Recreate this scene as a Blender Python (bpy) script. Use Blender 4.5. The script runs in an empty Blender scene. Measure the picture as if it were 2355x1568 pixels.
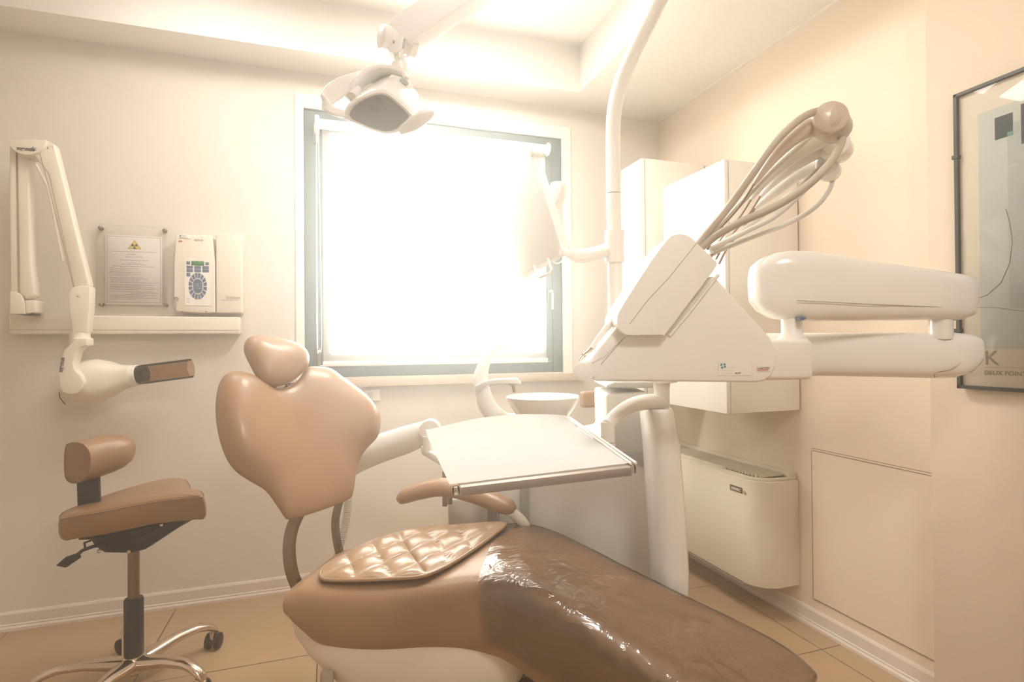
import bpy, bmesh, math, random
from mathutils import Vector, Matrix, noise
random.seed(7)
SC = bpy.context.scene
COL = SC.collection
PI = math.pi

# ------------------------------------------------------------------ camera
FPX, YAW, PITCH, ROLL, CAMH = 1269.8, .32145, .00758, -.00783, 1.26
CF = Vector((math.sin(YAW)*math.cos(PITCH), math.cos(YAW)*math.cos(PITCH), math.sin(PITCH)))
_r = Vector((math.cos(YAW), -math.sin(YAW), 0)); _u = _r.cross(CF)
CR = _r*math.cos(ROLL) + _u*math.sin(ROLL); CU = -_r*math.sin(ROLL) + _u*math.cos(ROLL)
C0 = Vector((0, 0, CAMH))
cam = bpy.data.cameras.new('camera'); cam.sensor_width = 36; cam.sensor_fit = 'HORIZONTAL'
cam.lens = FPX/2355*36; cam.clip_start = .02
camo = bpy.data.objects.new('camera', cam); COL.objects.link(camo)
m = Matrix((CR, CU, -CF)).transposed().to_4x4(); m.translation = C0; camo.matrix_world = m
SC.camera = camo

# ------------------------------------------------------------------ room size
WY, WX, HC, HT = 3.0764, 2.0385, 2.7, 2.96       # window wall, right wall, soffit height, tray ceiling height
LX, BY = -2.1, -1.9                               # left wall, wall behind the camera
PX, PY = 1.93, 1.325                              # wall pier on the right
TX0, TX1, TY0, TY1 = -1.75, 1.367, -.9, 2.857     # raised tray in the ceiling

# ------------------------------------------------------------------ light and exposure
w = bpy.data.worlds.new('world'); SC.world = w; w.use_nodes = True
bg = w.node_tree.nodes['Background']; bg.inputs[0].default_value = (1, .97, .92, 1); bg.inputs[1].default_value = 5.0
vsc = w.node_tree.nodes.new('ShaderNodeVolumeScatter'); vsc.inputs['Color'].default_value = (1, .99, .97, 1)   # added haze, stands in for lens glow around the window
vsc.inputs['Density'].default_value = .08; vsc.inputs['Anisotropy'].default_value = .87
w.node_tree.links.new(vsc.outputs[0], w.node_tree.nodes['World Output'].inputs['Volume'])
def area(name, loc, aim, sx, sy, power, color, spread=180):
    l = bpy.data.lights.new(name, 'AREA'); l.shape = 'RECTANGLE'; l.size = sx; l.size_y = sy
    l.energy = power; l.color = color; l.spread = math.radians(spread)
    o = bpy.data.objects.new(name, l); COL.objects.link(o); o.location = loc
    o.rotation_euler = (Vector(aim)-Vector(loc)).to_track_quat('-Z', 'Z').to_euler(); return o
area('daylight_at_window', (.62, 3.5, 1.85), (.62, 0, 1.75), 2.1, 2.1, 640, (1, .985, .965))
CEIL_LIGHTS = [(-.5, 2.25, 6), (.6, 2.02, 29), (.6, -.4, 36)]  # first panel is mirrored in the poster glass, the others are added fill
for cx, cy, pw in CEIL_LIGHTS:
    area('ceiling_light_source', (cx, cy, HT-.04), (cx, cy+.001, 0), .5, .5, pw, (1, .96, .90))
SC.view_settings.view_transform = 'Standard'; SC.view_settings.look = 'None'
SC.view_settings.gamma = 1; SC.view_settings.use_curve_mapping = False
SC.view_settings.exposure = .08
SC.cycles.max_bounces = 7; SC.cycles.diffuse_bounces = 4; SC.cycles.glossy_bounces = 3; SC.cycles.volume_bounces = 1; SC.cycles.transparent_max_bounces = 12
SC.cycles.use_denoising = True; SC.cycles.use_adaptive_sampling = True; SC.cycles.adaptive_threshold = .05
SC.cycles.sample_clamp_indirect = 6

# ------------------------------------------------------------------ helpers
def P(u, v, d=None, x=None, y=None, z=None):
    """world point seen at photo pixel (u, v), at camera depth d or on a world plane"""
    r = CF + CR*((u-1177.5)/FPX) - CU*((v-784)/FPX)
    if d is None:
        d = x/r.x if x is not None else y/r.y if y is not None else (z-CAMH)/r.z
    return C0 + r*d
def pts(lst, d): return [P(u, v, d=d) for u, v in lst]
def plane_hit(u, v, p0, n):
    r = CF + CR*((u-1177.5)/FPX) - CU*((v-784)/FPX)
    return C0 + r*((p0-C0).dot(n)/r.dot(n))
def mat(name, col, rough=.5, metal=0, bump=0, bscale=300, coat=0, var=0, spec=.5, vscale=6):
    m = bpy.data.materials.new(name); m.use_nodes = True; n = m.node_tree.nodes; l = m.node_tree.links
    b = n['Principled BSDF']; b.inputs['Base Color'].default_value = (*col, 1); b.inputs['Roughness'].default_value = rough
    b.inputs['Metallic'].default_value = metal; b.inputs['Coat Weight'].default_value = coat; b.inputs['Specular IOR Level'].default_value = spec
    b.inputs['Coat Roughness'].default_value = .12
    tc = n.new('ShaderNodeTexCoord')
    if bump:
        t = n.new('ShaderNodeTexNoise'); t.inputs['Scale'].default_value = bscale; t.inputs['Detail'].default_value = 3
        l.new(tc.outputs['Object'], t.inputs['Vector']); bp = n.new('ShaderNodeBump'); bp.inputs['Strength'].default_value = bump
        bp.inputs['Distance'].default_value = .002; l.new(t.outputs['Fac'], bp.inputs['Height']); l.new(bp.outputs[0], b.inputs['Normal'])
    if var:
        t = n.new('ShaderNodeTexNoise'); t.inputs['Scale'].default_value = vscale; t.inputs['Detail'].default_value = 4
        l.new(tc.outputs['Object'], t.inputs['Vector']); mx = n.new('ShaderNodeMix'); mx.data_type = 'RGBA'
        mx.inputs['A'].default_value = (*[c*(1-var) for c in col], 1); mx.inputs['B'].default_value = (*[min(1, c*(1+var)) for c in col], 1)
        l.new(t.outputs['Fac'], mx.inputs['Factor']); l.new(mx.outputs['Result'], b.inputs['Base Color'])
    return m
def clearmat(name, tint, gloss=.08, rough=.05, wrinkle=0, wscale=9, ior=1.45):
    m = bpy.data.materials.new(name); m.use_nodes = True; n = m.node_tree.nodes; l = m.node_tree.links
    n.remove(n['Principled BSDF']); out = n['Material Output']
    t = n.new('ShaderNodeBsdfTransparent'); t.inputs[0].default_value = (*tint, 1)
    g = n.new('ShaderNodeBsdfGlossy'); g.inputs['Roughness'].default_value = rough
    fr = n.new('ShaderNodeFresnel'); fr.inputs[0].default_value = ior
    ad = n.new('ShaderNodeMath'); ad.operation = 'ADD'; ad.use_clamp = True; ad.inputs[1].default_value = gloss
    mx = n.new('ShaderNodeMixShader'); l.new(fr.outputs[0], ad.inputs[0]); l.new(ad.outputs[0], mx.inputs[0])
    l.new(t.outputs[0], mx.inputs[1]); l.new(g.outputs[0], mx.inputs[2]); l.new(mx.outputs[0], out.inputs[0])
    if wrinkle:
        tc = n.new('ShaderNodeTexCoord'); t2 = n.new('ShaderNodeTexNoise'); t2.inputs['Scale'].default_value = wscale; t2.inputs['Detail'].default_value = 4
        t2.inputs['Distortion'].default_value = 1.2
        mp = n.new('ShaderNodeMapping'); mp.inputs['Scale'].default_value = (1, 1.8, 1); l.new(tc.outputs['Object'], mp.inputs[0]); l.new(mp.outputs[0], t2.inputs[0])
        bp = n.new('ShaderNodeBump'); bp.inputs['Strength'].default_value = wrinkle; bp.inputs['Distance'].default_value = .02
        l.new(t2.outputs['Fac'], bp.inputs['Height']); l.new(bp.outputs[0], g.inputs['Normal']); l.new(bp.outputs[0], fr.inputs['Normal'])
    return m
def emis(name, col, s):
    m = bpy.data.materials.new(name); m.use_nodes = True; b = m.node_tree.nodes['Principled BSDF']
    b.inputs['Base Color'].default_value = (*col, 1); b.inputs['Emission Color'].default_value = (*col, 1); b.inputs['Emission Strength'].default_value = s
    return m

def new(): return bmesh.new()
def prism(bm, outline, vec, bevel=0, seg=3, ang=30):
    vs = [bm.verts.new(p) for p in outline]; f = bm.faces.new(vs)
    ex = bmesh.ops.extrude_face_region(bm, geom=[f]); nv = [g for g in ex['geom'] if isinstance(g, bmesh.types.BMVert)]
    bmesh.ops.translate(bm, verts=nv, vec=vec)
    allv = set(vs) | set(nv); fs = list({f for v in allv for f in v.link_faces})
    bmesh.ops.recalc_face_normals(bm, faces=fs)
    if bevel:
        es = [e for e in {e for v in allv for e in v.link_edges} if len(e.link_faces) == 2 and e.calc_face_angle(0) > math.radians(ang)]
        bmesh.ops.bevel(bm, geom=es, offset=bevel, segments=seg, profile=.5, affect='EDGES', clamp_overlap=True)
    return bm
def box(bm, lo, hi, bevel=0, seg=2):
    x0, y0, z0 = lo; x1, y1, z1 = hi
    return prism(bm, [Vector((x0, y0, z0)), Vector((x1, y0, z0)), Vector((x1, y1, z0)), Vector((x0, y1, z0))], Vector((0, 0, z1-z0)), bevel, seg)
def obox(bm, c, ax, ay, az, bevel=0, seg=2):
    """box round centre c with half axes ax, ay, az"""
    return prism(bm, [c-ax-ay-az, c+ax-ay-az, c+ax+ay-az, c-ax+ay-az], az*2, bevel, seg)
def loft(bm, rings, cap=True, closed=True):
    R = [[bm.verts.new(p) for p in r] for r in rings]; n = len(R[0])
    for a, b in zip(R, R[1:]):
        for i in range(n if closed else n-1):
            j = (i+1) % n; bm.faces.new((a[i], a[j], b[j], b[i]))
    if cap:
        for r in (R[0], R[-1]):
            try: bm.faces.new(r)
            except ValueError: pass
    fs = list({f for r in R for v in r for f in v.link_faces}); bmesh.ops.recalc_face_normals(bm, faces=fs)
    return bm
def frames(path, up=None):
    out = []; n = len(path); prev = None
    for i, p in enumerate(path):
        t = (path[min(i+1, n-1)]-path[max(i-1, 0)]).normalized()
        if prev is None:
            a = Vector(up) if up else (Vector((0, 0, 1)) if abs(t.z) < .9 else Vector((1, 0, 0)))
        else: a = prev
        a = (a - t*a.dot(t)).normalized(); prev = a; out.append((p, t, a, t.cross(a)))
    return out
def tube(bm, path, rad, seg=16, up=None, cap=True, flat=1.0):
    """tube through path; rad a number or a list; flat scales the second axis"""
    path = [Vector(p) for p in path]; n = len(path)
    if not hasattr(rad, '__len__'): rad = [rad]*n
    rings = []
    for (p, t, a, b), r in zip(frames(path, up), rad):
        rings.append([p + a*(r*math.cos(2*PI*k/seg)) + b*(r*flat*math.sin(2*PI*k/seg)) for k in range(seg)])
    return loft(bm, rings, cap)
def lathe(bm, prof, org, axis=(0, 0, 1), seg=40, cap=True):
    ax = Vector(axis).normalized(); a = Vector((0, 0, 1)) if abs(ax.z) < .9 else Vector((1, 0, 0)); a = (a-ax*a.dot(ax)).normalized(); b = ax.cross(a)
    rings = [[Vector(org)+ax*z+(a*math.cos(2*PI*k/seg)+b*math.sin(2*PI*k/seg))*max(r, 1e-4) for k in range(seg)] for r, z in prof]
    return loft(bm, rings, cap)
def catmull(p, n=6, closed=False):
    p = [Vector(q) for q in p]; N = len(p); out = []
    for i in range(N if closed else N-1):
        g = lambda k: p[k % N] if closed else p[max(0, min(N-1, k))]
        a, b, c, d = g(i-1), g(i), g(i+1), g(i+2)
        for k in range(n):
            t = k/n; out.append(.5*((2*b)+(c-a)*t+(2*a-5*b+4*c-d)*t*t+(3*b-a-3*c+d)*t**3))
    if not closed: out.append(p[-1])
    return out
def lerps(v, n):
    out = []
    for a, b in zip(v, v[1:]): out += [a+(b-a)*k/n for k in range(n)]
    return out+[v[-1]]
def pillow(bm, outline, nrm, front, back, rings=12, ex=2.5, warp=None, centre=None):
    """closed outline on a plane, swollen to both sides; warp(fraction, point)->extra offset along nrm on the front"""
    c = centre if centre else sum(outline, Vector())/len(outline); nrm = nrm.normalized(); n = len(outline)
    fr = [math.sin(PI/2*k/rings) for k in range(1, rings+1)]
    def row(r, s, h):
        o = []
        for p in outline:
            q = c+(p-c)*r; hh = h*(max(0, 1-r**ex))**(1/ex); off = nrm*(s*hh)
            if warp: off += nrm*warp(r, q, s)
            o.append(bm.verts.new(q+off))
        return o
    F = [row(r, 1, front) for r in fr]; B = [row(r, -1, back) for r in fr[:-1]] + [F[-1]]
    def wv(s, h):
        q = c+nrm*(s*h); 
        if warp: q += nrm*warp(0, c, s)
        return bm.verts.new(q)
    for rows, apex in ((F, wv(1, front)), (B, wv(-1, back))):
        for i in range(n): bm.faces.new((apex, rows[0][i], rows[0][(i+1) % n]))
        for a, b in zip(rows, rows[1:]):
            for i in range(n):
                j = (i+1) % n; bm.faces.new((a[i], b[i], b[j], a[j]))
    bmesh.ops.recalc_face_normals(bm, faces=bm.faces[:]); return bm
def tag(o, label=None, cat=None, group=None, kind=None):
    if label: o['label'] = label
    if cat: o['category'] = cat
    if group: o['group'] = group
    if kind: o['kind'] = kind
    return o
def obj(name, bm, m, parent=None, smooth=True, sharp=38, label=None, origin=None):
    """link bm as ONE mesh; its vertices are given in world space"""
    for f in bm.faces: f.smooth = smooth
    if smooth:
        for e in bm.edges:
            if len(e.link_faces) == 2 and e.calc_face_angle(0) > math.radians(sharp): e.smooth = False
    vs = [v.co for v in bm.verts]
    if parent is not None: org = Vector(WORLD[parent.name])
    elif origin is not None: org = Vector(origin)
    else:
        org = Vector(((min(v.x for v in vs)+max(v.x for v in vs))/2, (min(v.y for v in vs)+max(v.y for v in vs))/2, min(v.z for v in vs)))
    bmesh.ops.translate(bm, verts=bm.verts[:], vec=-org)
    me = bpy.data.meshes.new(name); bm.to_mesh(me); bm.free(); me.materials.append(m)
    o = bpy.data.objects.new(name, me); COL.objects.link(o)
    if parent is not None: o.parent = parent; WORLD[o.name] = org
    else: o.location = org; WORLD[o.name] = org
    if label: o['label'] = label
    return o
WORLD = {}
def thing(name, label, cat, loc, group=None):
    o = bpy.data.objects.new(name, None); o.empty_display_size = .1; COL.objects.link(o); o.location = loc
    WORLD[o.name] = Vector(loc); return tag(o, label, cat, group)
def struct(name, bm, m, smooth=False, parent=None):
    o = obj(name, bm, m, parent, smooth); 
    if parent is None: o['kind'] = 'structure'
    return o
def text(name, s, org, xd, yd, size, m, parent=None, align='LEFT', bold=0, depth=.0004, label=None):
    c = bpy.data.curves.new(name, 'FONT'); c.body = s; c.size = size; c.extrude = depth; c.offset = bold; c.align_x = align
    o = bpy.data.objects.new('tmp', c); COL.objects.link(o)
    dg = bpy.context.evaluated_depsgraph_get(); me = bpy.data.meshes.new_from_object(o.evaluated_get(dg)); bpy.data.objects.remove(o)
    xd = Vector(xd).normalized(); yd = Vector(yd).normalized(); zd = xd.cross(yd).normalized(); yd = zd.cross(xd)
    M = Matrix((xd, yd, zd)).transposed().to_4x4(); M.translation = Vector(org)
    b = new(); b.from_mesh(me); bmesh.ops.transform(b, matrix=M, verts=b.verts[:]); bpy.data.meshes.remove(me)
    return obj(name, b, m, parent, smooth=False, label=label)
UP = Vector((0, 0, 1))

# ------------------------------------------------------------------ materials
M = {}
M['wallw'] = mat('wall_cream', (.76, .69, .605), .75, bump=.25, bscale=420, var=.015)
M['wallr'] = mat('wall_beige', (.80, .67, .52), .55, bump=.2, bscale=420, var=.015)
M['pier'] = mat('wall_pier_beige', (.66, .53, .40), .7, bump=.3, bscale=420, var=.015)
M['ceil'] = mat('ceiling_paint', (.84, .79, .72), .8, var=.01)
M['trim'] = mat('skirting_white', (.78, .69, .62), .4, var=.02)
M['plaster'] = mat('window_surround_plaster', (.86, .80, .72), .6, var=.01)
M['plastic'] = mat('enamel_white', (.87, .83, .775), .22, coat=.5)
M['plasticm'] = mat('plastic_satin', (.86, .815, .75), .38, coat=.1)
M['cream'] = mat('plastic_cream', (.82, .74, .63), .38, bump=.06, bscale=500)
M['lacquer'] = mat('cabinet_lacquer', (.85, .80, .72), .25, coat=.3)
M['fan'] = mat('fan_coil_metal', (.80, .73, .60), .38)
M['leather'] = mat('tan_leather', (.355, .212, .115), .40, bump=.12, bscale=260, coat=.12, var=.05)
M['leather2'] = mat('brown_leather', (.26, .145, .072), .38, bump=.15, bscale=260, coat=.2, var=.06)
M['quilt'] = mat('quilted_leather', (.38, .24, .135), .33, bump=.08, bscale=260, coat=.3, var=.04)
M['black'] = mat('black_plastic', (.018, .018, .02), .45)
M['dark'] = mat('dark_gap', (.05, .035, .025), .8)
M['line'] = mat('seam_shadow', (.30, .20, .12), .8)  # brown of seams, piping and the cabinets' back edge
M['chrome'] = mat('polished_metal', (.72, .62, .52), .2, metal=1)
M['steel'] = mat('dull_steel', (.26, .20, .15), .35, metal=1, var=.15, vscale=30)
M['brush'] = mat('brushed_steel', (.55, .50, .44), .35, metal=1)
M['green'] = mat('green_window_frame', (.10, .13, .115), .35, var=.06)
M['grey'] = mat('grey_plastic', (.42, .42, .39), .35)
M['greyl'] = mat('light_grey_plastic', (.60, .58, .53), .35)
M['hose'] = mat('grey_hose', (.44, .37, .29), .45)
M['hosel'] = mat('light_hose', (.66, .62, .56), .4)
M['marble'] = mat('sill_marble', (.60, .47, .35), .3, var=.08, vscale=20)
M['paper'] = mat('paper', (.90, .86, .81), .8)
M['acrylic'] = clearmat('acrylic_sheet', (1, .998, .993), .0, .08, ior=1.16)
M['screw'] = mat('bronze_screw', (.28, .19, .13), .4, metal=.6)
M['ink'] = mat('ink', (.09, .05, .05), .8)
M['inkb'] = mat('brown_ink', (.36, .2, .12), .8)
M['txt'] = mat('grey_print', (.06, .05, .05), .6)
M['txtl'] = mat('pale_print', (.38, .32, .24), .6)
M['blue'] = mat('blue_keys', (.10, .135, .22), .4)
M['lcd'] = mat('green_display', (.03, .22, .06), .3)
M['yellow'] = mat('warning_yellow', (.75, .58, .08), .5)
M['teal'] = mat('teal_print', (.06, .30, .33), .5)
M['orange'] = mat('orange_print', (.55, .14, .06), .5)
M['smoke'] = clearmat('smoked_tube', (.80, .70, .60), .02, .1, ior=1.2)
M['film'] = clearmat('clear_film', (1, .995, .99), .075, .12, wrinkle=.6, wscale=8)
M['glass'] = clearmat('window_glass', (.96, .98, .97), .02, .0)
M['pglass'] = clearmat('picture_glass', (1, 1, 1), .02, .0, ior=1.2)
M['lens'] = clearmat('lamp_lens', (.93, .92, .90), .06, .03)
M['reflector'] = mat('lamp_reflector', (.88, .86, .83), .3, metal=0)
M['frameb'] = mat('black_frame', (.015, .014, .013), .4)
M['panelglow'] = emis('ceiling_panel_glow', (1, .95, .88), 5)
# translucent open-weave blind
bm_ = bpy.data.materials.new('blind_fabric'); bm_.use_nodes = True; n = bm_.node_tree.nodes; l = bm_.node_tree.links
n.remove(n['Principled BSDF']); a = n.new('ShaderNodeBsdfTransparent'); b = n.new('ShaderNodeBsdfTranslucent'); d = n.new('ShaderNodeBsdfDiffuse')
b.inputs[0].default_value = (.92, .89, .84, 1); d.inputs[0].default_value = (.86, .80, .72, 1)
m1 = n.new('ShaderNodeMixShader'); m1.inputs[0].default_value = .35; l.new(b.outputs[0], m1.inputs[1]); l.new(d.outputs[0], m1.inputs[2])
m2 = n.new('ShaderNodeMixShader'); m2.inputs[0].default_value = .62; l.new(a.outputs[0], m2.inputs[1]); l.new(m1.outputs[0], m2.inputs[2]); l.new(m2.outputs[0], n['Material Output'].inputs[0])
M['blind'] = bm_
# floor tiles
fm = mat('floor_tiles', (.43, .29, .165), .35, var=.05, vscale=3); n = fm.node_tree.nodes; l = fm.node_tree.links; bs = n['Principled BSDF']
old = bs.inputs['Base Color'].links[0].from_socket
geo = n.new('ShaderNodeNewGeometry'); sep = n.new('ShaderNodeSeparateXYZ'); l.new(geo.outputs['Position'], sep.inputs[0])
def joint(sock, off):
    s = n.new('ShaderNodeMath'); s.operation = 'SUBTRACT'; l.new(sock, s.inputs[0]); s.inputs[1].default_value = off
    p = n.new('ShaderNodeMath'); p.operation = 'PINGPONG'; l.new(s.outputs[0], p.inputs[0]); p.inputs[1].default_value = .3275
    c = n.new('ShaderNodeMath'); c.operation = 'LESS_THAN'; l.new(p.outputs[0], c.inputs[0]); c.inputs[1].default_value = .0024; return c.outputs[0]
mxx = n.new('ShaderNodeMath'); mxx.operation = 'MAXIMUM'; l.new(joint(sep.outputs[0], 1.917-6.55), mxx.inputs[0]); l.new(joint(sep.outputs[1], 1.763-6.55), mxx.inputs[1])
mc = n.new('ShaderNodeMix'); mc.data_type = 'RGBA'; l.new(mxx.outputs[0], mc.inputs['Factor']); l.new(old, mc.inputs['A']); mc.inputs['B'].default_value = (.10, .065, .04, 1)
l.new(mc.outputs['Result'], bs.inputs['Base Color']); M['floor'] = fm

# ------------------------------------------------------------------ room shell
T = .12
WX0, WX1, WZ0, WZ1 = -.116, 1.347, 1.097, 2.508    # window opening
b = new(); box(b, (LX-T, BY-T, -.1), (WX+T, WY+T+.2, 0)); struct('floor', b, M['floor'])
b = new()
for lo, hi in (((LX-T, WY, 0), (WX0, WY+.3, HT+.1)), ((WX1, WY, 0), (WX+T, WY+.3, HT+.1)), ((WX0, WY, 0), (WX1, WY+.3, WZ0)), ((WX0, WY, WZ1), (WX1, WY+.3, HT+.1))):
    box(b, lo, hi)
struct('wall_back', b, M['wallw'])
b = new(); box(b, (WX, BY-T, 0), (WX+T, WY, HT+.1)); struct('wall_right', b, M['wallr'])
b = new(); box(b, (LX-T, BY-T, 0), (LX, WY, HT+.1)); struct('wall_left', b, M['wallw'])
b = new(); box(b, (LX, BY-T, 0), (WX, BY, HT+.1)); struct('wall_front', b, M['wallw'])
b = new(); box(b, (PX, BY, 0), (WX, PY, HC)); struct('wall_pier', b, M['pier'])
b = new()
for lo, hi in (((LX, BY, HC), (TX0, WY, HT+.1)), ((TX1, BY, HC), (WX, WY, HT+.1)), ((TX0, TY1, HC), (TX1, WY, HT+.1)), ((TX0, BY, HC), (TX1, TY0, HT+.1)), ((TX0, TY0, HT), (TX1, TY1, HT+.1))):
    box(b, lo, hi)
struct('ceiling', b, M['ceil'])
def skirting(name, a, bb, inward):
    a = Vector(a); bb = Vector(bb); i = Vector(inward)
    prof = [(0, 0), (.018, 0), (.018, .012), (.013, .02), (.013, .026), (.010, .03), (.010, .072), (.006, .082), (0, .082)]
    b = new(); loft(b, [[p+i*o+UP*z for o, z in prof] for p in (a, bb)]); struct(name, b, M['trim'])
skirting('baseboard_back', (LX, WY, 0), (WX, WY, 0), (0, -1, 0))
skirting('baseboard_right', (WX, PY, 0), (WX, WY-.02, 0), (-1, 0, 0))
b = new(); ceb = .012
box(b, (WX-ceb, PY, HC-.012), (WX, WY, HC)); struct('trim_1', b, M['ceil'])

# window: surround, frame, sash, glass, hinges, handle
b = new(); s0, s1, s2 = .042, .062, .075
box(b, (WX0-s0, WY-.012, WZ0-.02), (WX0, WY+.05, WZ1+s2), .003); box(b, (WX1, WY-.012, WZ0-.02), (WX1+s1, WY+.05, WZ1+s2), .003); box(b, (WX0, WY-.012, WZ1), (WX1, WY+.05, WZ1+s2), .003)
struct('trim_2', b, M['plaster'])
win = bpy.data.objects.new('window_1', None); COL.objects.link(win); win.location = ((WX0+WX1)/2, WY+.03, WZ0); WORLD['window_1'] = Vector(win.location); win['kind'] = 'structure'
def ring(b, x0, x1, z0, z1, wd, y0, y1, bev=.004):
    box(b, (x0, y0, z0), (x0+wd, y1, z1), bev); box(b, (x1-wd, y0, z0), (x1, y1, z1), bev)
    box(b, (x0+wd, y0, z1-wd), (x1-wd, y1, z1), bev); box(b, (x0+wd, y0, z0), (x1-wd, y1, z0+wd), bev)
b = new(); ring(b, WX0, WX1, WZ0, WZ1, .062, WY+.004, WY+.07); obj('window_frame', b, M['green'], win, smooth=False)
b = new(); ring(b, WX0+.066, WX1-.066, WZ0+.064, WZ1-.064, .075, WY-.004, WY+.055); obj('window_sash', b, M['green'], win, smooth=False)
b = new(); box(b, (WX0+.13, WY+.02, WZ0+.13), (WX1-.13, WY+.026, WZ1-.13)); obj('window_glass', b, M['glass'], win)
for z in (2.33, 1.15):
    b = new(); tube(b, [(WX0+.064, WY-.008, z), (WX0+.064, WY-.008, z+.10)], .009); box(b, (WX0+.05, WY-.006, z-.005), (WX0+.078, WY+.005, z+.105), .002); obj('hinge', b, M['steel'], win)
h0 = P(1264, 670, y=WY-.01)
b = new(); box(b, (h0.x-.013, WY-.018, h0.z-.06), (h0.x+.013, WY-.004, h0.z+.02), .003); h = obj('window_handle', b, M['green'], win)
b = new(); tube(b, [(h0.x, WY-.01, h0.z), (h0.x, WY-.045, h0.z), (h0.x+.002, WY-.052, h0.z-.02), (h0.x+.002, WY-.05, h0.z-.11)], .0075); obj('lever', b, M['grey'], h)
b = new(); box(b, (-.17, WY-.045, 1.045), (1.475, WY+.03, 1.088), .004); tag(struct('window_sill', b, M['marble'], smooth=True))

# roller blind
bl = thing('roller_blind', 'white translucent roller blind drawn down over the window', 'blind', (.62, WY-.05, 1.15))
bx0, bx1 = P(742, 500, y=WY-.05).x, P(1258, 500, y=WY-.05).x
bt = P(1000, 318, y=WY-.055).z + .01; bbz = P(1000, 832, y=WY-.05).z
b = new(); tube(b, [(bx0-.015, WY-.05, bt), (bx1+.004, WY-.05, bt)], .026, 24); obj('roller_tube', b, M['plasticm'], bl)
b = new(); tube(b, [(bx1+.004, WY-.05, bt), (bx1+.014, WY-.05, bt)], [.04, .037], 24); obj('end_bracket', b, M['plasticm'], bl)
b = new(); box(b, (bx0-.036, WY-.085, bt-.045), (bx0-.014, WY-.012, bt+.035), .006); obj('end_bracket', b, M['plasticm'], bl)
b = new(); box(b, (bx0, WY-.028, bbz), (bx1, WY-.0275, bt)); obj('blind_fabric', b, M['blind'], bl)
b = new(); box(b, (bx0-.003, WY-.038, bbz-.016), (bx1+.006, WY-.02, bbz+.012), .006, 3); obj('bottom_bar', b, M['plasticm'], bl)
cz = P(742, 805, y=WY-.08).z; cx = bx0-.022
path = catmull([(cx-.006, WY-.075, bt), (cx-.008, WY-.078, 1.9), (cx-.008, WY-.08, cz+.05), (cx+.002, WY-.08, cz), (cx+.014, WY-.08, cz+.04), (cx+.012, WY-.08, 1.7), (cx+.002, WY-.075, bt-.02)], 12)
b = new()
acc = 0; last = path[0]
tube(b, path, .0016, 6)
seg = []
for a_, c_ in zip(path, path[1:]):
    k = max(1, int((c_-a_).length/.011))
    for i in range(k): seg.append(a_.lerp(c_, i/k))
for p in seg: bmesh.ops.create_icosphere(b, subdivisions=1, radius=.0034, matrix=Matrix.Translation(p))
obj('bead_chain', b, M['plasticm'], bl)

# ceiling lights, the last two added to brighten middle and front
for i, (cx, cy, pw) in enumerate(CEIL_LIGHTS):
    t = thing('ceiling_light', ['square ceiling light panel nearest the window, mirrored in the poster glass', 'square ceiling light panel above the instrument console', 'square ceiling light panel furthest from the window'][i], 'light', (cx, cy, HT-.03))
    b = new(); ring_ = [(cx-.31, cy-.31), (cx+.31, cy-.31), (cx+.31, cy+.31), (cx-.31, cy+.31)]
    for lo, hi in (((cx-.31, cy-.31, HT-.03), (cx-.27, cy+.31, HT)), ((cx+.27, cy-.31, HT-.03), (cx+.31, cy+.31, HT)), ((cx-.27, cy-.31, HT-.03), (cx+.27, cy-.27, HT)), ((cx-.27, cy+.27, HT-.03), (cx+.27, cy+.31, HT))): box(b, lo, hi)
    obj('light_frame', b, M['plasticm'], t, smooth=False)
    b = new(); box(b, (cx-.27, cy-.27, HT-.018), (cx+.27, cy+.27, HT-.004)); obj('diffuser', b, M['panelglow'], t, smooth=False)

# wall cabinets on the right wall
def cabinet(label, y0, y1, z0, z1, xf, group='white wall cabinets'):
    t = thing('wall_cabinet', label, 'cabinet', (WX-.2, (y0+y1)/2, z0), group)
    b = new(); box(b, (xf+.024, y0, z0), (WX-.008, y1, z1), .002); obj('cabinet_body', b, M['lacquer'], t)
    b = new(); box(b, (xf, y0-.001, z0+.001), (xf+.020, y1, z1-.001), .002); obj('door', b, M['lacquer'], t)
    b = new(); box(b, (WX-.008, y0+.004, z0+.004), (WX-.001, y1-.004, z1-.004)); obj('back_panel', b, M['line'], t)
xf = 1.628
cabinet('white wall cabinet nearest the camera, above the fan coil unit', 1.968, P(1525, 428, x=xf).y, P(1671, 952, y=1.968).z, P(1665, 365, y=1.968).z, xf)
cabinet('taller white wall cabinet in the corner, partly behind the nearer cabinet', 2.62, min(WY-.03, P(1427, 385, x=1.623).y), .96, 2.274, 1.623)
b = new(); yk = P(1622, 380, x=WX).y
# access panel
hy0, hz0, hz1 = 1.91, .13, .782
b = new(); box(b, (WX-.004, PY+.001, hz0), (WX, hy0, hz1)); ap = obj('access_panel', b, M['wallr'], None, smooth=False); tag(ap, 'beige access panel set flush in the right wall beside the fan coil', 'panel')
def gapline(lo, hi): b = new(); box(b, lo, hi); return b
b = new(); box(b, (WX-.0045, hy0-.0005, hz0), (WX, hy0+.0025, hz1)); box(b, (WX-.0045, PY+.001, hz0-.003), (WX, hy0, hz0)); box(b, (WX-.0048, PY+.001, hz1), (WX, hy0, hz1+.003)); box(b, (WX-.0048, PY+.001, hz1+.009), (WX, hy0, hz1+.011))
obj('panel_gap', b, M['line'], ap, smooth=False)
b = new(); box(b, (WX-.006, PY+.001, hz1+.003), (WX, hy0, hz1+.009)); obj('panel_strip', b, M['wallr'], ap, smooth=False)

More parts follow.
